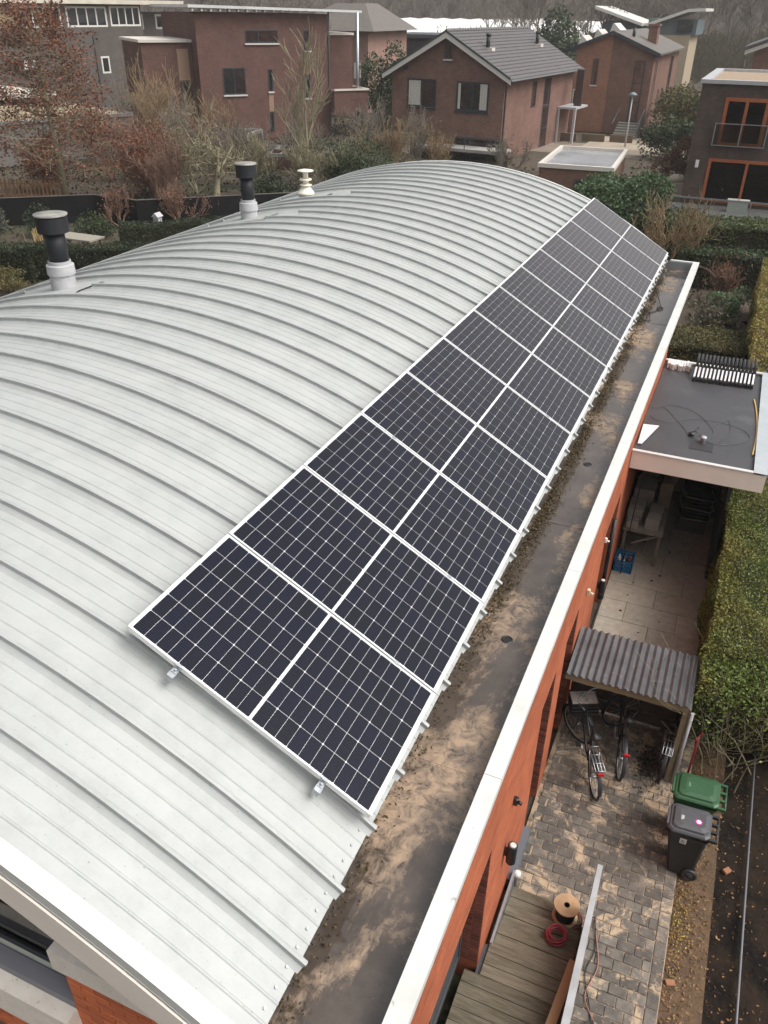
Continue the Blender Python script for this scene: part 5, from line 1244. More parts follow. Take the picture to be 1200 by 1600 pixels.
# ---- long dark grey house at the far left
ge = (.25, .97); gfr = Frame(-64.24-.25*9, 64.15-.97*9, ge)
gh = empty('grey_brick_house', (-64, 68, ZG), 'long dark grey brick house with ribbon of white framed windows at the far left', 'house')
HB(gfr).hb(0, 22.9, 0, 12, ZG, 4.25).build('wall', M['greybrick'], gh)
HB(gfr).hb(-.3, 28, -.8, 13, 4.25, 4.62).build('roof', mk('cream_roof_edge', (.58,.52,.42), .6, c2=(.48,.43,.35), scale=1), gh)
hwindow(gfr, gh, 19.0, 23.1-.4, 2.35, 4.1, M['wframe_w'], mull=(20.0, 20.9, 21.8), fw=.16); hwindow(gfr, gh, 14.0, 18.6, 2.3, 4.05, M['wframe_w'], mull=(15.2, 16.3, 17.4), fw=.16)
hwindow(gfr, gh, 9.2, 13.4, 2.3, 4.05, M['wframe_w'], mull=(10.4, 11.6), fw=.16); HB(gfr).hb(0, 9.0, -.03, .05, 2.2, 4.1).build('yellow_panel', mk('ochre_panel', (.30,.22,.12), .8, c2=(.22,.16,.09), scale=1.2), gh)
hwindow(gfr, gh, 17.2, 18.2, -1.78, -.25, M['wframe_w'], fw=.16); hwindow(gfr, gh, 21.6, 22.7, -3.25, .28, M['wframe_w'], mull=(22.0,), name='door', fw=.18)
q = HB(gfr); q.hb(21.6, 25.4, -1.8, -.02, -3.5, -3.3)
for k in range(9): q.hb(21.6+k*.45, 21.85+k*.45, -1.82, -1.76, -3.3, -1.9)
q.build('timber_balcony', mk('pale_timber', (.42,.34,.24), .8), gh)
HB(gfr).hb(16.6, 16.72, -.12, 0, -4.2, 1.6).build('downpipe', M['anthracite'], gh)
for k in range(2): HB(gfr).hb(8.6+k*.8, 9.1+k*.8, -.03, .05, -1.1, -.3).build('vent_window', M['wframe_w'], gh)
HB(gfr).hb(22.9, 29, 2, 10, ZG, 3.6).build('rear_wing', mk('brown_render', (.11,.095,.085), .9), gh)
for (a, b_) in ((23.6, 24.6), (26.2, 27.6)): hwindow(gfr, gh, a, b_, 2.0, 3.4, M['wframe_w'], v=2, fw=.2)
# canopy and low flat outbuildings of the left gardens
cf = Frame(-55.6, 49.0, (.19, .98))
cn = empty('white_canopy', (-58, 54, ZG), 'cream edged flat canopy roof in front of the grey brick house', 'canopy')
HB(cf).hb(-6, 7.5, 0, 9, -2.35, -1.95).build('roof', mk('cream_canopy', (.56,.52,.45), .6), cn)
HB(cf).hb(-6, 7.3, 1.5, 9, ZG, -2.35).build('wall', M['darkb'], cn)
lf = Frame(-46.6, 40.0, (.41, .91))
lb_ = empty('low_flat_outbuilding', (-46, 47, ZG), 'low grey walled outbuilding with mossy gravel roof behind the copper leaved tree', 'outbuilding')
HB(lf).hb(-3, 11.5, 0, 11, ZG, -2.65).build('wall', mk('grey_render', (.12,.115,.11), .9, c2=(.16,.15,.14), scale=1), lb_)
HB(lf).hb(-2.9, 11.4, .1, 10.9, -2.65, -2.6).build('roof', mk('mossy_gravel', (.30,.22,.16), .9, c2=(.16,.17,.07), scale=.8, c3=(.42,.33,.25), scale3=8), lb_)
q = HB(lf); q.hb(-3, 11.6, -.12, .12, -2.72, -2.52).hb(11.4, 11.6, .12, 11, -2.72, -2.52); q.build('roof_edge', M['felt'], lb_)
M['greyz'] = mk('dull_zinc', (.20,.21,.20), .6)
def pergola(x, y, e, L_, D_, z, label):
    pf = Frame(x, y, e); g_ = empty('garden_pergola', (x, y, ZG), label, 'pergola')
    q = HB(pf); q.hb(0, L_, 0, .2, z-.22, z).hb(0, L_, D_-.2, D_, z-.22, z).hb(0, .2, .2, D_-.2, z-.22, z).hb(L_-.2, L_, .2, D_-.2, z-.22, z); q.build('edge_beam', M['greyz'], g_)
    for k in range(1, 6): HB(pf).hb(L_*k/6, L_*k/6+.08, .2, D_-.2, z-.18, z-.02).build('rafter', M['greyz'], g_)
    for (u, v) in ((0, 0), (L_-.15, 0), (0, D_-.15), (L_-.15, D_-.15)): HB(pf).hb(u, u+.15, v, v+.15, ZG, z-.22).build('post', M['greyz'], g_)
pergola(-38.6, 47.8, (.98, .17), 7.5, 3.0, -3.2, 'pale grey open pergola among bare shrubs left of the red brick house')
pergola(-30.0, 47.5, (.95, .25), 5.5, 4.0, -4.1, 'low grey framed pergola in front of the red brick house corner')
o = MB().box(-34, -24.5, 49.6, 49.85, ZG, -4.1).build('garden_wall', M['hbrick4']); tag(o, 'low brick garden wall behind the bare young tree', 'wall')

# ---- far buildings
def vbox(name, label, parts, cat='building'):
    g_ = empty(name, parts[0][0:1] and (parts[0][0], parts[0][2], ZG), label, cat)
    for (x0, x1, y0, y1, z0, z1, nm, m_) in parts: MB().box(x0, x1, y0, y1, z0, z1).build(nm, m_, g_)
    return g_
vr = empty('butterfly_roof_building', (-16, 130, ZG), 'distant building with white edged V shaped roofs behind the orange house', 'building')
def slant(x0, z0, x1, z1, y0, y1, t, nm, m_, par):
    q = MB(); q.add([(x0,y0,z0),(x1,y0,z1),(x1,y1,z1),(x0,y1,z0),(x0,y0,z0-t),(x1,y0,z1-t),(x1,y1,z1-t),(x0,y1,z0-t)], [(0,1,2,3),(7,6,5,4),(0,4,5,1),(1,5,6,2),(2,6,7,3),(3,7,4,0)]); return q.build(nm, m_, par)
slant(-23.3, 4.8, -16.8, 2.9, 125, 138, .35, 'roof_wing', M['wframe_w'], vr); slant(-16.2, 2.9, -11.3, 4.55, 125, 138, .35, 'roof_wing', M['wframe_w'], vr); slant(-11.3, 4.55, -9.2, 4.65, 125, 138, .35, 'roof_wing', M['wframe_w'], vr)
MB().box(-22.2, -17.4, 126, 137, ZG, 3.0).build('wall', mk('slate_blue_wall', (.05,.065,.075), .7), vr); MB().box(-16.2, -10, 126, 137, 1.6, 3.4).build('upper_wall', mk('blue_grey_wall', (.10,.125,.14), .7), vr)
MB().box(-15.5, -10.6, 125.8, 137, ZG, 1.6).build('lower_wall', mk('sand_wall', (.36,.29,.2), .8), vr)
MB().box(-12.4, -10.5, 125.6, 125.8, 1.9, 3.3).build('window', M['glass'], vr)
rg = empty('white_gabled_house', (1, 78, ZG), 'brick house with white roof edge at the far right margin', 'house')
slant(-1.6, 1.75, 2.2, 3.2, 74.5, 85, .32, 'roof', M['wframe_w'], rg); slant(-1.7, 1.95, 2.2, 3.4, 74.3, 85, .16, 'roof_tiles', M['tile'], rg); MB().box(-.9, 5, 75, 84, ZG, 2.0).build('wall', M['hbrick4'], rg)
pk = empty('pink_brick_house', (-38, 84, ZG), 'pale pinkish brick house with grey hipped roof behind the red brick house', 'house')
MB().box(-44, -36.1, 80, 90, ZG, 2.35).build('wall', M['pinkb'], pk)
q = MB(); q.add([(-45,79.3,2.3),(-35.2,79.3,2.3),(-35.2,91,2.3),(-45,91,2.3),(-41.5,84,4.6),(-38.2,84,4.6),(-38.2,87,4.6),(-41.5,87,4.6)], [(0,1,5,4),(1,2,6,5),(2,3,7,6),(3,0,4,7),(4,5,6,7),(3,2,1,0)]); q.build('roof', M['tile2'], pk)
for (a, b_) in ((-39.2,-38.4),(-37.6,-36.9)): MB().box(a, b_, 79.9, 80, -1.8, -.4).build('window', M['wframe_w'], pk)
dfb = empty('dark_flat_building', (-36, 97, ZG), 'dark flat roofed building with wide eaves behind the middle house', 'building')
MB().box(-40.9, -31.0, 94.5, 104, 1.45, 1.78).build('roof', mk('blue_black_roof', (.05,.058,.066), .5), dfb); MB().box(-39, -32, 95.5, 103, ZG, 1.45).build('wall', mk('dark_slate_wall', (.045,.05,.055), .7), dfb); MB().tube([(-38.7, 94.9, ZG), (-38.7, 94.9, 1.45)], .1, 8).build('post', M['leadw'], dfb)
gh2 = empty('white_greenhouse', (-62, 195, ZG), 'long white roofed greenhouse glaring in the distance below the woods', 'greenhouse')
M['glare'] = mk('white_greenhouse_roof', (.80,.79,.76), .4, c2=(.74,.73,.70), scale=.12)
q = MB()
for k in range(16):
    x0 = -96+k*4.0; q.add([(x0,128,-1.9),(x0+2,128,-1.75),(x0+4,128,-1.9),(x0,196,2.3),(x0+2,196,2.5),(x0+4,196,2.3)], [(0,1,4,3),(1,2,5,4)])
tag(q.build('roof_bays', M['glare'], gh2), kind='stuff'); MB().box(-96, -32, 128.2, 150, ZG, -2.0).build('wall', mk('greenhouse_wall', (.40,.40,.38), .6), gh2)
for k in range(3):
    o = MB().box(-58+k*14, -50+k*14, 200, 206, ZG, 2.6).build('distant_shed', mk('shed_%d' % k, (.55,.53,.5) if k != 1 else (.16,.10,.07), .7)); tag(o, ('pale shed beyond the greenhouse, left of three', 'brown shed beyond the greenhouse, middle of three', 'pale shed beyond the greenhouse, right of three')[k], 'shed')

# street between houses: paving, lamp post
tag(MB().box(-24, 4, 66, 72.5, ZG-.1, ZG-.03).build('street', mk('brick_street', (.17,.14,.11), .85, c2=(.24,.19,.15), scale=.6)), kind='structure')
tag(MB().box(-12.5, -5.5, 70.5, 78, ZG-.1, ZG-.02).build('path', mk('pale_path', (.38,.31,.24), .85, c2=(.28,.24,.18), scale=.8)), kind='structure')
lp = empty('street_lamp', (-9.2, 72, ZG), 'slim grey street lamp with round head beside the steps', 'street lamp')
MB().tube([(-9.2, 72, ZG), (-9.2, 72, ZG+3.7)], [.07, .045], 8).build('pole', M['leadw'], lp); MB().lathe((-9.2, 72, ZG+3.65), [(.08, 0), (.34, .14), (.36, .2), (.1, .36)], 16).build('lamp_head', mk('lamp_head_grey', (.16,.19,.21), .4), lp)
for i in range(3):
    o = MB().box(-15.5+i*2.3, -13.6+i*2.3, 73.5+i*.4, 73.8+i*.4, ZG, ZG+.55).build('garden_wall', mk('log_wall_%d' % i, (.12,.085,.055), .9)); tag(o, ('low brown retaining wall left of the street lamp, leftmost', 'low brown retaining wall left of the street lamp, middle piece', 'low brown retaining wall nearest the street lamp')[i], 'wall')

# ================================================================== VEGETATION
g = np.random.default_rng(42)
def bark(name, c, c2): return mk(name, c, .9, c2=c2, scale=5)
M['bark_olive'] = bark('olive_bark', (.19,.17,.10), (.26,.23,.15)); M['bark_grey'] = bark('grey_bark', (.14,.12,.10), (.20,.175,.145)); M['bark_red'] = bark('reddish_twigs', (.17,.10,.07), (.23,.14,.10))
M['bark_tan'] = bark('tan_twigs', (.28,.19,.10), (.20,.14,.08)); M['bark_far'] = bark('far_bark', (.12,.10,.082), (.17,.145,.12))
def leafm(name, c, c2, rv=.45): return mk(name, c, .6, c2=c2, scale=.8, lo=.4, hi=.6, rnd_v=rv, face_rand=True, transl=.25)
M['lf_copper'] = leafm('copper_beech_leaves', (.210,.078,.038), (.120,.044,.028)); M['lf_dark'] = leafm('dark_evergreen_leaves', (.028,.048,.018), (.045,.068,.024))
M['lf_yew'] = leafm('yew_leaves', (.018,.028,.012), (.038,.052,.020), .5); M['lf_lime'] = leafm('yellow_green_hedge', (.105,.150,.030), (.185,.170,.040), .5)
M['lf_rhodo'] = leafm('rhododendron_leaves', (.045,.085,.030), (.070,.115,.045)); M['lf_rust'] = leafm('rusty_leaves', (.15,.062,.030), (.10,.045,.025))
M['lf_laurel'] = leafm('laurel_leaves', (.085,.105,.035), (.055,.075,.025)); M['lf_brown'] = leafm('brown_green_hedge', (.085,.085,.028), (.12,.095,.03))
M['lf_aucuba'] = leafm('pale_shrub_leaves', (.075,.125,.055), (.11,.16,.08)); M['lf_yellow'] = leafm('yellow_flowers', (.55,.45,.05), (.35,.33,.04)); M['lf_grass'] = leafm('pale_grass', (.42,.32,.16), (.35,.25,.12), .2)
class Tree:
    """recursive branches: tapered limbs kept as one mesh, tips collected for leaves"""
    def __init__(s, seed): s.r = random.Random(seed); s.t = MB(); s.b = MB(); s.tips = []
    def branch(s, p, d, L_, r0, lev, maxlev, spread=.6, upb=.15, kids=(3, 5), seg=4, wig=.18, thin=.55, main=False, minr=.006):
        pts = [p.copy()]; rs = [r0]; dd = d.copy()
        for i in range(seg):
            dd = (dd+Vector((s.r.gauss(0, wig), s.r.gauss(0, wig), s.r.gauss(0, wig)+upb*.4))).normalized()
            pts.append(pts[-1]+dd*L_/seg); rs.append(max(minr, r0*(1-.75*(i+1)/seg)))
        n = 7 if lev == 0 else (4 if lev < 2 else 3)
        (s.t if lev == 0 else s.b).tube(pts, rs, n, cap=False, smooth=True)
        if lev >= maxlev: s.tips += pts[1:]; return
        for k in range(s.r.randint(*kids)+(2 if lev == 0 else 0)):
            t = s.r.uniform(.35 if lev == 0 else .2, 1.0); i = min(int(t*seg), seg-1); q = pts[i].lerp(pts[i+1], t*seg-i)
            ax = Vector((s.r.gauss(0,1), s.r.gauss(0,1), s.r.gauss(0,.6))).normalized()
            nd = (dd*(1-spread)+ax*spread+Vector((0,0,upb))).normalized()
            s.branch(q, nd, L_*s.r.uniform(.42, .72), max(minr, r0*thin*(1-.5*t)), lev+1, maxlev, spread, upb, kids, max(2, seg-1), wig, thin, minr=minr)
def tree(name, x, y, h, label, cat, seed, bk, maxlev=3, group=None, r0=None, spread=.6, upb=.15, kids=(3,5), leaf=None, nleaf=0, lsize=.12, z=ZG, trunkf=.55, multi=1, lean=0, minr=.006, lspread=.18):
    T = Tree(seed); r0 = r0 or h*.022
    for m_ in range(multi):
        d = Vector((T.r.gauss(0,.35) if multi > 1 else lean, T.r.gauss(0,.35) if multi > 1 else 0, 1)).normalized()
        T.branch(Vector((x, y, z)), d, h*trunkf, r0, 0, maxlev, spread, upb, kids, minr=minr)
    e = empty(name, (x, y, z), label, cat, group)
    T.t.build('trunk', bk, e); 
    if T.b.v: tag(T.b.build('branches', bk, e), kind='stuff')
    if leaf is not None and T.tips:
        tp = np.array([tuple(t) for t in T.tips]); gg_ = np.random.default_rng(seed)
        P = tp[gg_.integers(0, len(tp), nleaf)]+gg_.normal(0, lspread, (nleaf, 3))
        tag(link('crown', leafmesh('crown', P, lsize, leaf, off=tuple(root_off(e)), seed=seed, flat=.2), e), kind='stuff')
    return e
# copper leaved beech, left
def beech(x, y, h):
    T = Tree(11); e = empty('copper_beech', (x, y, ZG), 'copper leaved beech tree with straight upright trunk at the left', 'tree')
    T.t.tube([(x, y, ZG), (x-.1, y, ZG+h*.4), (x-.25, y+.1, ZG+h*.75), (x-.3, y, ZG+h)], [.20, .15, .08, .02], 8)
    for k in range(46):
        t = .20+.78*k/46; L_ = 3.3*(1-t)**.55+.5; a = k*2.4
        T.branch(Vector((x-.1-.2*t, y, ZG+h*t)), Vector((math.cos(a), math.sin(a), .12)), L_, .045, 1, 3, .55, .03, (4, 6), 4, .12, .55, minr=.008)
    T.t.build('trunk', M['bark_olive'], e); tag(T.b.build('branches', M['bark_olive'], e), kind='stuff')
    tp = np.array([tuple(t) for t in T.tips]); g_ = np.random.default_rng(11); n = 14000
    P = tp[g_.integers(0, len(tp), n)]+g_.normal(0, 1, (n, 3))*np.array([.22, .22, .12])
    tag(link('crown', leafmesh('crown', P, .150, M['lf_copper'], off=tuple(root_off(e)), seed=11, flat=.5), e), kind='stuff')
beech(-32.9, 33.0, 9.4)
tree('copper_shrub', -31.0, 38.0, 4.4, 'wide copper leaved shrub right of the beech tree', 'shrub', 12, M['bark_red'], 3, kids=(4,6), spread=.75, leaf=M['lf_copper'], nleaf=11000, lsize=.12, multi=9, lspread=.4)
tree('copper_shrub', -37.5, 36.5, 3.4, 'copper leaved shrub low at the left edge', 'shrub', 13, M['bark_red'], 3, kids=(4,6), spread=.7, leaf=M['lf_copper'], nleaf=5000, lsize=.14, multi=4, lspread=.35)
tree('ochre_tree', -56.5, 49.0, 7.5, 'ochre leaved tree at the left margin by the canopy', 'tree', 14, M['bark_tan'], 3, leaf=mk('ochre_leaves', (.26,.17,.07), .7, rnd_v=.4, face_rand=True), nleaf=4000, lsize=.2, lspread=.4)
# bare trees and twiggy shrubs behind the roof
tree('bare_apple_tree', -25.6, 36.2, 7.6, 'spreading bare tree with olive branches behind the middle flue', 'tree', 21, M['bark_olive'], 4, kids=(3,5), spread=.78, upb=.10, trunkf=.42, r0=.24, minr=.017)
tree('bare_young_tree', -23.0, 42.0, 7.6, 'slim bare young tree with upright olive branches behind the cream vent', 'tree', 22, M['bark_olive'], 3, kids=(4,6), spread=.5, upb=.35, trunkf=.62, r0=.14, minr=.018)
specs = [(-36.0,40.5,4.2,'rusty leaved bush behind the trunk of the copper beech','bark_red',131,9),(-28.3,35.2,3.2,'brown twiggy bush between copper shrub and bare apple tree','bark_red',132,9),
 (-25.0,39.8,3.4,'dense olive twigs behind the spreading bare tree','bark_olive',133,9),(-27.6,42.6,3.6,'matted grey brown twigs right of the pergola','bark_grey',134,9),(-23.8,45.0,3.2,'dark tangled twigs under the slim young tree','bark_grey',135,9),
 (-21.6,43.0,2.8,'olive brown thicket just over the roof crest','bark_olive',136,9),(-31.8,46.8,4.6,'tall pale twigs in front of the red house wall','bark_tan',137,6),(-19.2,50.5,4.0,'thin grey saplings beside the left corner of the gabled house','bark_grey',138,5),
 (-38.5,50.0,5.2,'golden twigs before the pale timber balcony','bark_tan',139,6),(-36.5,46.5,5.6,'tall golden brown bare shrub between the grey and red houses','bark_tan',31,6),(-33.2,44.5,4.6,'grey brown twiggy shrub in front of the red house corner','bark_grey',32,6),
 (-30.3,43.5,4.0,'reddish twiggy shrub left of the slim young tree','bark_red',33,6),(-29.0,39.6,3.4,'olive twiggy shrub behind the bare apple tree','bark_olive',34,6),(-26.0,46.5,3.8,'dull brown twiggy shrub below the slit windows','bark_grey',35,6),
 (-22.6,49.5,4.4,'tall grey twigs right of the slim young tree','bark_grey',36,6),(-20.6,48.0,3.6,'thin brown twigs beside the gabled house wall','bark_tan',37,6),(-24.8,32.0,2.0,'red twiggy shrub against the black garden fence','bark_red',38,7),
 (-27.4,30.6,1.9,'reddish twig clump left of the bird house','bark_red',39,7),(-22.0,40.5,3.0,'low olive twig tangle just beyond the roof crest','bark_olive',40,7),(-17.8,50.5,3.0,'pale dead stems in front of the house balcony','bark_tan',41,6),
 (-13.6,51.5,2.6,'low brown shrub at the foot of the gabled house side wall','bark_grey',42,6),(-1.3,33.2,3.0,'bare many stemmed shrub between the panels and the right hedge','bark_tan',43,8),(1.1,30.2,1.5,'brown twiggy undergrowth below the tall right hedge','bark_red',44,7),
 (.9,25.8,1.3,'dry brown twigs beside the gutter end','bark_grey',45,7),(-43.5,52.0,4.5,'bare brown shrub behind the mossy flat roof','bark_grey',46,5),(-40.0,44.0,3.6,'dense grey twigs beside the low outbuilding','bark_grey',47,6), (-34.5,41.5,3.4,'dark red brown twig mass right of the copper shrub','bark_red',48,7)]
for (x, y, h, lb, bk_, sd_, mu) in specs:
    tree('twiggy_shrub', x, y, h, lb, 'shrub', sd_, M[bk_], 3, kids=(3,4), spread=.42, upb=.25, trunkf=.60, multi=mu, r0=.05, minr=.013, leaf=M['lf_rust'] if bk_ == 'bark_red' else M['lf_brown'], nleaf=500, lsize=.10, lspread=.3)
def blob(name, x, y, rx, ry, h, leaf, n, ls, label, seed, z0=ZG, cat='shrub', group=None, core=(.02,.025,.012), lump=.25):
    """leafy shrub: leaves through an irregular lumpy volume, dark stems inside"""
    gg_ = np.random.default_rng(seed); e = empty(name, (x, y, z0), label, cat, group)
    nb = 9; cs = np.stack([gg_.uniform(-.55,.55,nb)*rx, gg_.uniform(-.55,.55,nb)*ry, gg_.uniform(.25,.75,nb)*h], 1); rr_ = gg_.uniform(.35,.62,nb)
    k_ = gg_.integers(0, nb, n); d = gg_.normal(size=(n,3)); d /= np.linalg.norm(d, axis=1)[:,None]; rad = gg_.uniform(.55,1.08,n)**.6
    P = cs[k_]+d*(rr_[k_]*rad)[:,None]*np.array([rx, ry, h*.62]); P[:,2] = np.clip(P[:,2], .02, None)
    P += gg_.normal(0, ls*.4, P.shape); P += np.array([x, y, z0])
    st = MB()
    for i in range(nb): st.tube([(x+gg_.normal(0,.1), y+gg_.normal(0,.1), z0), (x+cs[i][0]*.8, y+cs[i][1]*.8, z0+cs[i][2])], [.05, .02], 4, cap=False)
    st.build('stems', M['bark_olive'], e)
    tag(link('foliage', leafmesh('foliage', P, ls, leaf, off=tuple(root_off(e)), seed=seed, flat=.25), e), kind='stuff')
    return e
blob('rhododendron', -4.7, 40.6, 2.9, 2.4, 3.0, M['lf_rhodo'], 15000, .16, 'big green rounded evergreen shrub beyond the end of the panels', 51)
blob('rhododendron', -2.0, 38.6, 1.6, 1.4, 1.9, M['lf_dark'], 5000, .14, 'dark evergreen shrub below the big green one beside the bare stems', 52)
blob('rusty_shrub', -3.3, 54.2, 1.7, 1.5, 3.0, M['lf_rust'], 4500, .16, 'rust brown shrub left of the dark brown house', 53)
blob('pale_shrub', 1.35, 28.0, .95, .85, 1.3, M['lf_aucuba'], 3600, .09, 'pale green leafy shrub in the dark bed below the hedges', 54)
blob('dark_conifer', -31.5, 73.5, 2.6, 2.4, 7.2, M['lf_dark'], 6500, .26, 'dark green conifer mass between red and gabled houses', 55, cat='tree')
blob('dark_shrub', -20.6, 43.5, 2.6, 1.8, 3.3, M['lf_dark'], 8500, .13, 'dark evergreen behind the roof left of the gabled house', 56)
blob('dark_shrub', -23.0, 38.0, 1.9, 1.5, 1.8, M['lf_yew'], 4500, .12, 'low dark evergreen right of the cream vent', 57)
blob('green_shrub', -27.3, 28.6, 1.3, 1.0, 1.0, M['lf_dark'], 2600, .10, 'mid green low shrub in front of the black fence', 58)
blob('green_shrub', -29.4, 27.7, 1.0, .8, 1.4, M['lf_dark'], 2200, .10, 'taller green shrub left of the beech trunk foot', 59)
blob('grey_green_shrub', -32.5, 26.8, 1.4, 1.0, 1.3, leafm('grey_leaves', (.09,.095,.075), (.06,.065,.05)), 2500, .10, 'grey leaved shrub at the left edge above the hedge', 60)
blob('ground_shrub', -25.0, 20.2, 1.6, 1.3, .8, M['lf_brown'], 3500, .08, 'olive leafy ground shrub at the left edge below the hedge', 61)
blob('yellow_blossom', -27.4, 22.4, .5, .5, .9, M['lf_yellow'], 500, .10, 'small shrub with bright yellow blossom at the left edge', 62)
blob('dark_conifer', -24.5, 112, 3.6, 3.2, 9.5, M['lf_dark'], 4000, .5, 'tall dark conifer left of the V roofed building', 63, cat='tree')
blob('street_hedge', -5.0, 66.5, 2.8, 1.5, 3.0, M['lf_dark'], 4500, .2, 'green hedge mass at the far street corner', 64, cat='hedge')
blob('street_hedge', -5.2, 80.0, 3.2, 3.4, 4.2, M['lf_brown'], 5200, .28, 'olive bushes right of the orange house', 65, cat='hedge')
# ornamental grass plumes
gr = empty('pampas_grass', (-26.0, 23.6, ZG), 'clump of pale dry upright grass plumes beside the left hedge', 'grass')
q = MB(); r2 = random.Random(5)
for k in range(26):
    x, y = -26.0+r2.gauss(0,.22), 23.6+r2.gauss(0,.2); a = (x+r2.gauss(0,.12), y+r2.gauss(0,.12), ZG+r2.uniform(1.0,1.55))
    q.tube([(x, y, ZG), ((x+a[0])/2, (y+a[1])/2, ZG+.6), a], [.015, .025, .045] if k % 3 else [.015,.02,.012], 4, cap=False)
q.build('plumes', M['lf_grass'], gr)
# hedges: dark core with leaves through an uneven skin
def hedge(name, label, x0, x1, y0, y1, z1, leaf, dens, ls, seed, rz=0.0, cx=0, cy=0, skin=.10, z0=ZG, sides='tnsew', grade=None):
    gg_ = np.random.default_rng(seed); e = empty(name, ((x0+x1)/2, (y0+y1)/2, z0), label, 'hedge')
    H = z1-z0; P = []
    def noise_off(a, b_): return .06*np.sin(a*2.3+seed)+.05*np.sin(b_*3.1+a*1.3)+.03*np.sin(a*7+b_*5)
    n = int((x1-x0)*(y1-y0)*dens); u = gg_.uniform(x0, x1, n); v = gg_.uniform(y0, y1, n); P.append(np.stack([u, v, z1+noise_off(u, v)-np.abs(gg_.normal(0, skin, n))], 1))
    for (sd_, L0, L1, fx) in (('w', y0, y1, x0), ('e', y0, y1, x1), ('s', x0, x1, y0), ('n', x0, x1, y1)):
        if sd_ not in sides: continue
        n = int((L1-L0)*H*dens*.8); a = gg_.uniform(L0, L1, n); z = gg_.uniform(z0+.05, z1, n); off = noise_off(a, z)+np.abs(gg_.normal(0, skin, n))
        if sd_ == 'w': P.append(np.stack([fx+off, a, z], 1))
        if sd_ == 'e': P.append(np.stack([fx-off, a, z], 1))
        if sd_ == 's': P.append(np.stack([a, fx+off, z], 1))
        if sd_ == 'n': P.append(np.stack([a, fx-off, z], 1))
    P = np.concatenate(P)
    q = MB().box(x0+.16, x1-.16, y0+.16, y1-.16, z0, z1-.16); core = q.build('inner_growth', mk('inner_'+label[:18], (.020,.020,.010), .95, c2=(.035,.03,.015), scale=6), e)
    tag(link('foliage', leafmesh('foliage', P, ls, leaf, off=tuple(root_off(e)), seed=seed, flat=.15), e), kind='stuff')
    if rz:
        e.rotation_euler = (0, 0, rz)
    return e
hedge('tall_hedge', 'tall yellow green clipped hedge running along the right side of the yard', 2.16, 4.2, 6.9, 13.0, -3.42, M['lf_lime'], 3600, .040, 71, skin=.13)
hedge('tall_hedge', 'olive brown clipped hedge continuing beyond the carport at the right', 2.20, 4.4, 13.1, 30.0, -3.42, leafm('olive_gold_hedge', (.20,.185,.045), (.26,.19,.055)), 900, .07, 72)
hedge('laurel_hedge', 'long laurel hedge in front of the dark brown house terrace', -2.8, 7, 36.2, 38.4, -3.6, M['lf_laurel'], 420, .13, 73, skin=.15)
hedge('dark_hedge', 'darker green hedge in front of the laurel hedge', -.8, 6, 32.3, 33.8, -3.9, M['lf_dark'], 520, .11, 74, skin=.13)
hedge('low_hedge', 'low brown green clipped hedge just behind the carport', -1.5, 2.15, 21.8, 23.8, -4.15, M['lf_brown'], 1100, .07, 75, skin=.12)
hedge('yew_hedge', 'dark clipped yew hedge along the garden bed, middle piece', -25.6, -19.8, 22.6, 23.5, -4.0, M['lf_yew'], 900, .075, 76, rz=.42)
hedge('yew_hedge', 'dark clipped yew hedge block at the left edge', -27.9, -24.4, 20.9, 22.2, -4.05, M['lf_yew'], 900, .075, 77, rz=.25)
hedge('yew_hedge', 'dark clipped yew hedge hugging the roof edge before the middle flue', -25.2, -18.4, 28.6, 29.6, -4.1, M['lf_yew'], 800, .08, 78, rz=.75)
# bare stems at the near end of the tall hedge
q = MB(); T = Tree(81)
for k in range(15):
    T.branch(Vector((random.Random(k).uniform(2.35, 3.3), random.Random(k+50).uniform(6.1, 7.2), ZG)), Vector((random.Random(k+9).gauss(0,.25), -.15, 1)).normalized(), 1.5, .014, 1, 3, .5, .2, (2, 3), 4, .2, .55, minr=.003)
e = empty('hedge_stems', (2.8, 6.6, ZG), 'bare olive stems at the leafless near end of the tall hedge', 'stems')
tag(T.b.build('branches', M['bark_olive'], e), kind='stuff')
gg_ = np.random.default_rng(82); n = 5200; P = np.stack([gg_.uniform(2.1, 3.9, n), 6.9-np.abs(gg_.normal(0,.45,n)), -3.45-np.abs(gg_.normal(0,.22,n))], 1)
tag(link('foliage', leafmesh('foliage', P, .05, M['lf_lime'], off=tuple(root_off(e)), flat=.15), e), kind='stuff')
# black fence, picket fence, bird house, garden table
bf = empty('black_garden_fence', (-26, 31, ZG), 'low black board fence around the left garden bed', 'fence')
for (a, b_) in (((-33.4, 28.0), (-29.4, 31.2)), ((-29.4, 31.2), (-26.6, 31.0)), ((-26.6, 31.0), (-20.3, 36.5))):
    L_ = math.dist(a, b_); n = max(1, int(L_/1.8))
    for k in range(n):
        p0 = Vector((a[0]+(b_[0]-a[0])*k/n, a[1]+(b_[1]-a[1])*k/n, 0)); p1 = Vector((a[0]+(b_[0]-a[0])*(k+1)/n, a[1]+(b_[1]-a[1])*(k+1)/n, 0))
        MB().bar((p0.x, p0.y, (ZG-4.0)/2), (p1.x, p1.y, (ZG-4.0)/2), .05, -4.0-ZG).build('fence_panel', mk('black_fence_board', (.008,.009,.010), .95, c2=(.016,.015,.015), scale=3, spec=.1) if 'fb' not in M else M['fb'], bf)
        MB().bar((p0.x, p0.y, -3.99), (p1.x, p1.y, -3.99), .09, .03).build('top_rail', M['tile2'], bf)
pf_ = empty('picket_fence', (-36.4, 33.5, ZG), 'orange brown picket fence at the left edge of the picture', 'fence')
pk_me = MB().bbox(-.06, .06, -.015, .015, 0, 1.15, .02).mesh('picket', mk('orange_brown_picket', (.30,.16,.07), .8, c2=(.24,.13,.06), scale=4, rnd_v=.2))
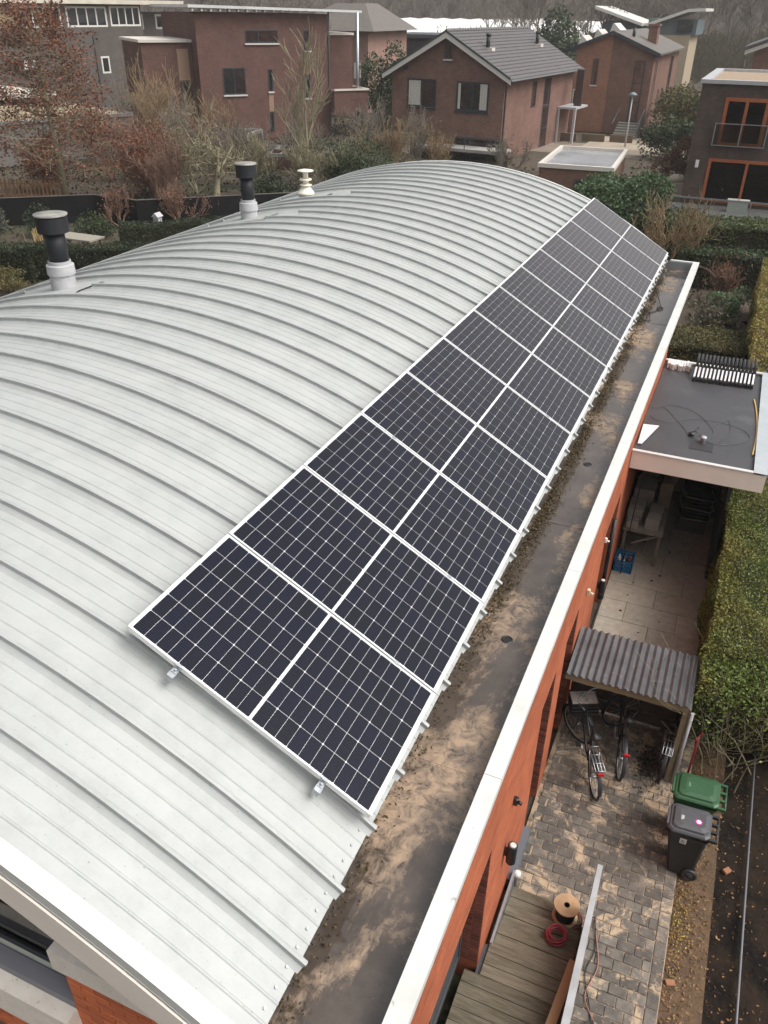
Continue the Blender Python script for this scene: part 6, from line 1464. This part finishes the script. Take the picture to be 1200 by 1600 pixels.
for k in range(24):
    t = k/23; piece('picket', pk_me, pf_, (-39.0+5.2*t, 32.2+1.6*t-.0, ZG+.1), rot=(0, 0, .3))
MB().bar((-39, 32.22, ZG+.4), (-33.8, 33.85, ZG+.4), .05, .1).bar((-39, 32.22, ZG+1.0), (-33.8, 33.85, ZG+1.0), .05, .1).build('rails', M['woodc'], pf_)
bh = empty('bird_house', (-24.36, 29.65, ZG), 'small grey bird house on a post in the left garden', 'bird house')
MB().box(-24.40, -24.32, 29.61, 29.69, ZG, ZG+.75).build('post', M['bench'], bh); MB().box(-24.50, -24.22, 29.5, 29.8, ZG+.75, ZG+1.0).build('box', M['leadw'], bh)
q = MB(); q.add([(-24.56,29.44,ZG+1.0),(-24.16,29.44,ZG+1.0),(-24.36,29.44,ZG+1.18),(-24.56,29.86,ZG+1.0),(-24.16,29.86,ZG+1.0),(-24.36,29.86,ZG+1.18)], [(0,1,2),(3,5,4),(0,2,5,3),(1,4,5,2)]); q.build('roof', M['leadw'], bh)
tb = empty('garden_table', (-26.2, 26.2, ZG), 'low grey garden table beside the clipped hedge', 'table')
MB().box(-27.2, -25.1, 25.7, 26.7, ZG+.55, ZG+.62).build('tabletop', mk('weathered_table', (.26,.24,.20), .8), tb)
for (x, y) in ((-27.1, 25.8), (-25.3, 25.8), (-27.1, 26.5), (-25.3, 26.5)): MB().box(x, x+.1, y, y+.1, ZG, ZG+.55).build('leg', M['bench'], tb)
# ---- woods behind: prototypes copied as single trees
protos = []
for k in range(5):
    T = Tree(200+k); T.branch(Vector((0,0,0)), Vector((0,0,1)), 9.5, .26, 0, 4, .52, .22, (3, 5), 4, .12, .5, minr=.042)
    t_me = T.t.mesh('trunk', M['bark_far']); b_me = T.b.mesh('branches', M['bark_far']); protos.append((t_me, b_me))
sides = ['far left', 'left', 'centre left', 'centre', 'centre right', 'right', 'far right']
r2 = random.Random(77); nt_ = 0
def forest(n, d0, d1, a0, a1, zz, s0, s1, grp, lab_):
    global nt_
    for k in range(n):
        a = a0+(a1-a0)*(k+r2.uniform(.1,.9))/n; d = r2.uniform(d0, d1)
        x, y = CAM[0]+d*math.sin(a), CAM[1]+d*math.cos(a)
        e = empty('bare_wood_tree', (x, y, zz), lab_, 'tree', grp, r2.uniform(0, 6.28)); s_ = r2.uniform(s0, s1); e.scale = (s_, s_, s_)
        tm, bmn = protos[r2.randrange(5)]
        for nm, me in (('trunk', tm), ('branches', bmn)):
            o = bpy.data.objects.new(nm, me); COL.objects.link(o); o.parent = e
            if nm == 'branches': o['kind'] = 'stuff'
        nt_ += 1
yw = yaw
forest(46, 205, 260, yw-.52, yw+.50, ZG, .9, 1.35, 'bare trees at the back of the distant wood', 'tall bare grey brown tree in the farthest row of the wood')
forest(34, 140, 190, yw+.10, yw+.52, ZG, .75, 1.15, 'bare trees of the wood on the right', 'bare brown tree of the wood behind the orange brick house')
forest(14, 118, 148, yw-.40, yw-.02, ZG, .6, .95, 'bare trees before the greenhouse', 'single bare tree standing before the white greenhouse and left houses')
forest(6, 90, 118, yw+.40, yw+.54, ZG, .45, .7, 'bare trees at the right margin', 'smaller bare tree at the right behind the dark brown house')
# far wood that reads as one mass: thousands of twig strokes on rising ground
gg_ = np.random.default_rng(91); n = 52000
a = gg_.uniform(yw-.62, yw+.62, n); d = gg_.uniform(262, 420, n); x = CAM[0]+d*np.sin(a); y = CAM[1]+d*np.cos(a)
hgt = gg_.uniform(0, 1, n)**.8*(13+3*np.sin(a*31)+2*np.sin(a*83)); L_ = gg_.uniform(.8, 3.2, n); tx = gg_.normal(0, .35, n); wd_ = gg_.uniform(.12, .42, n)
z = ZG+(d-250)/300*6+hgt
V = np.stack([np.stack([x-wd_, y, z], 1), np.stack([x+wd_, y, z], 1), np.stack([x+tx*L_+wd_*.3, y, z+L_], 1), np.stack([x+tx*L_-wd_*.3, y, z+L_], 1)], 1).reshape(-1, 3)
tag(link('far_wood', npmesh('far_wood', V, np.arange(4*n).reshape(n, 4), mk('far_wood_twigs', (.20,.165,.135), .95, c2=(.27,.23,.185), scale=.05, rnd_v=.3, face_rand=True))), kind='stuff')
n = 20000
a = gg_.uniform(yw+.05, yw+.6, n); d = gg_.uniform(150, 240, n); x = CAM[0]+d*np.sin(a); y = CAM[1]+d*np.cos(a); z = ZG+gg_.uniform(0, 1, n)**1.6*5.5; L_ = gg_.uniform(.4, 1.6, n); tx = gg_.normal(0, .6, n); wd_ = gg_.uniform(.06, .25, n)
V = np.stack([np.stack([x-wd_, y, z], 1), np.stack([x+wd_, y, z], 1), np.stack([x+tx*L_+wd_*.3, y, z+L_], 1), np.stack([x+tx*L_-wd_*.3, y, z+L_], 1)], 1).reshape(-1, 3)
tag(link('undergrowth', npmesh('undergrowth', V, np.arange(4*n).reshape(n, 4), mk('undergrowth_twigs', (.13,.10,.065), .95, c2=(.09,.09,.05), scale=.15, rnd_v=.35, face_rand=True))), kind='stuff')
# garden ground cover between the houses (leaf litter, weeds)
n = 26000; x = gg_.uniform(-48, 6, n); y = gg_.uniform(19, 78, n); keep = ~((x > -17.5) & (x < -7) & (y > 58)) ; x, y = x[keep], y[keep]; n = len(x)
P = np.stack([x, y, ZG-.03+np.abs(gg_.normal(0, .12, n))], 1)
tag(link('ground_cover', leafmesh('ground_cover', P, .22, mk('ground_cover_leaves', (.060,.045,.025), .9, c2=(.035,.042,.017), scale=.25, rnd_v=.5, face_rand=True), seed=5, flat=.4)), kind='stuff')

# ================================================================== HAZE (thin winter air)
hz = MB().box(-705, 505, -66, 1406, ZG-1.6, 34.0)
hm = bpy.data.materials.new('haze'); hm.use_nodes = True; hn = hm.node_tree; hn.nodes.remove(hn.nodes['Principled BSDF'])
pv_ = hn.nodes.new('ShaderNodeVolumePrincipled'); pv_.inputs['Color'].default_value = (.93,.91,.88,1); pv_.inputs['Density'].default_value = .0006; pv_.inputs['Anisotropy'].default_value = .2
hn.links.new(pv_.outputs[0], hn.nodes['Material Output'].inputs['Volume'])
tag(hz.build('haze', hm), kind='stuff')
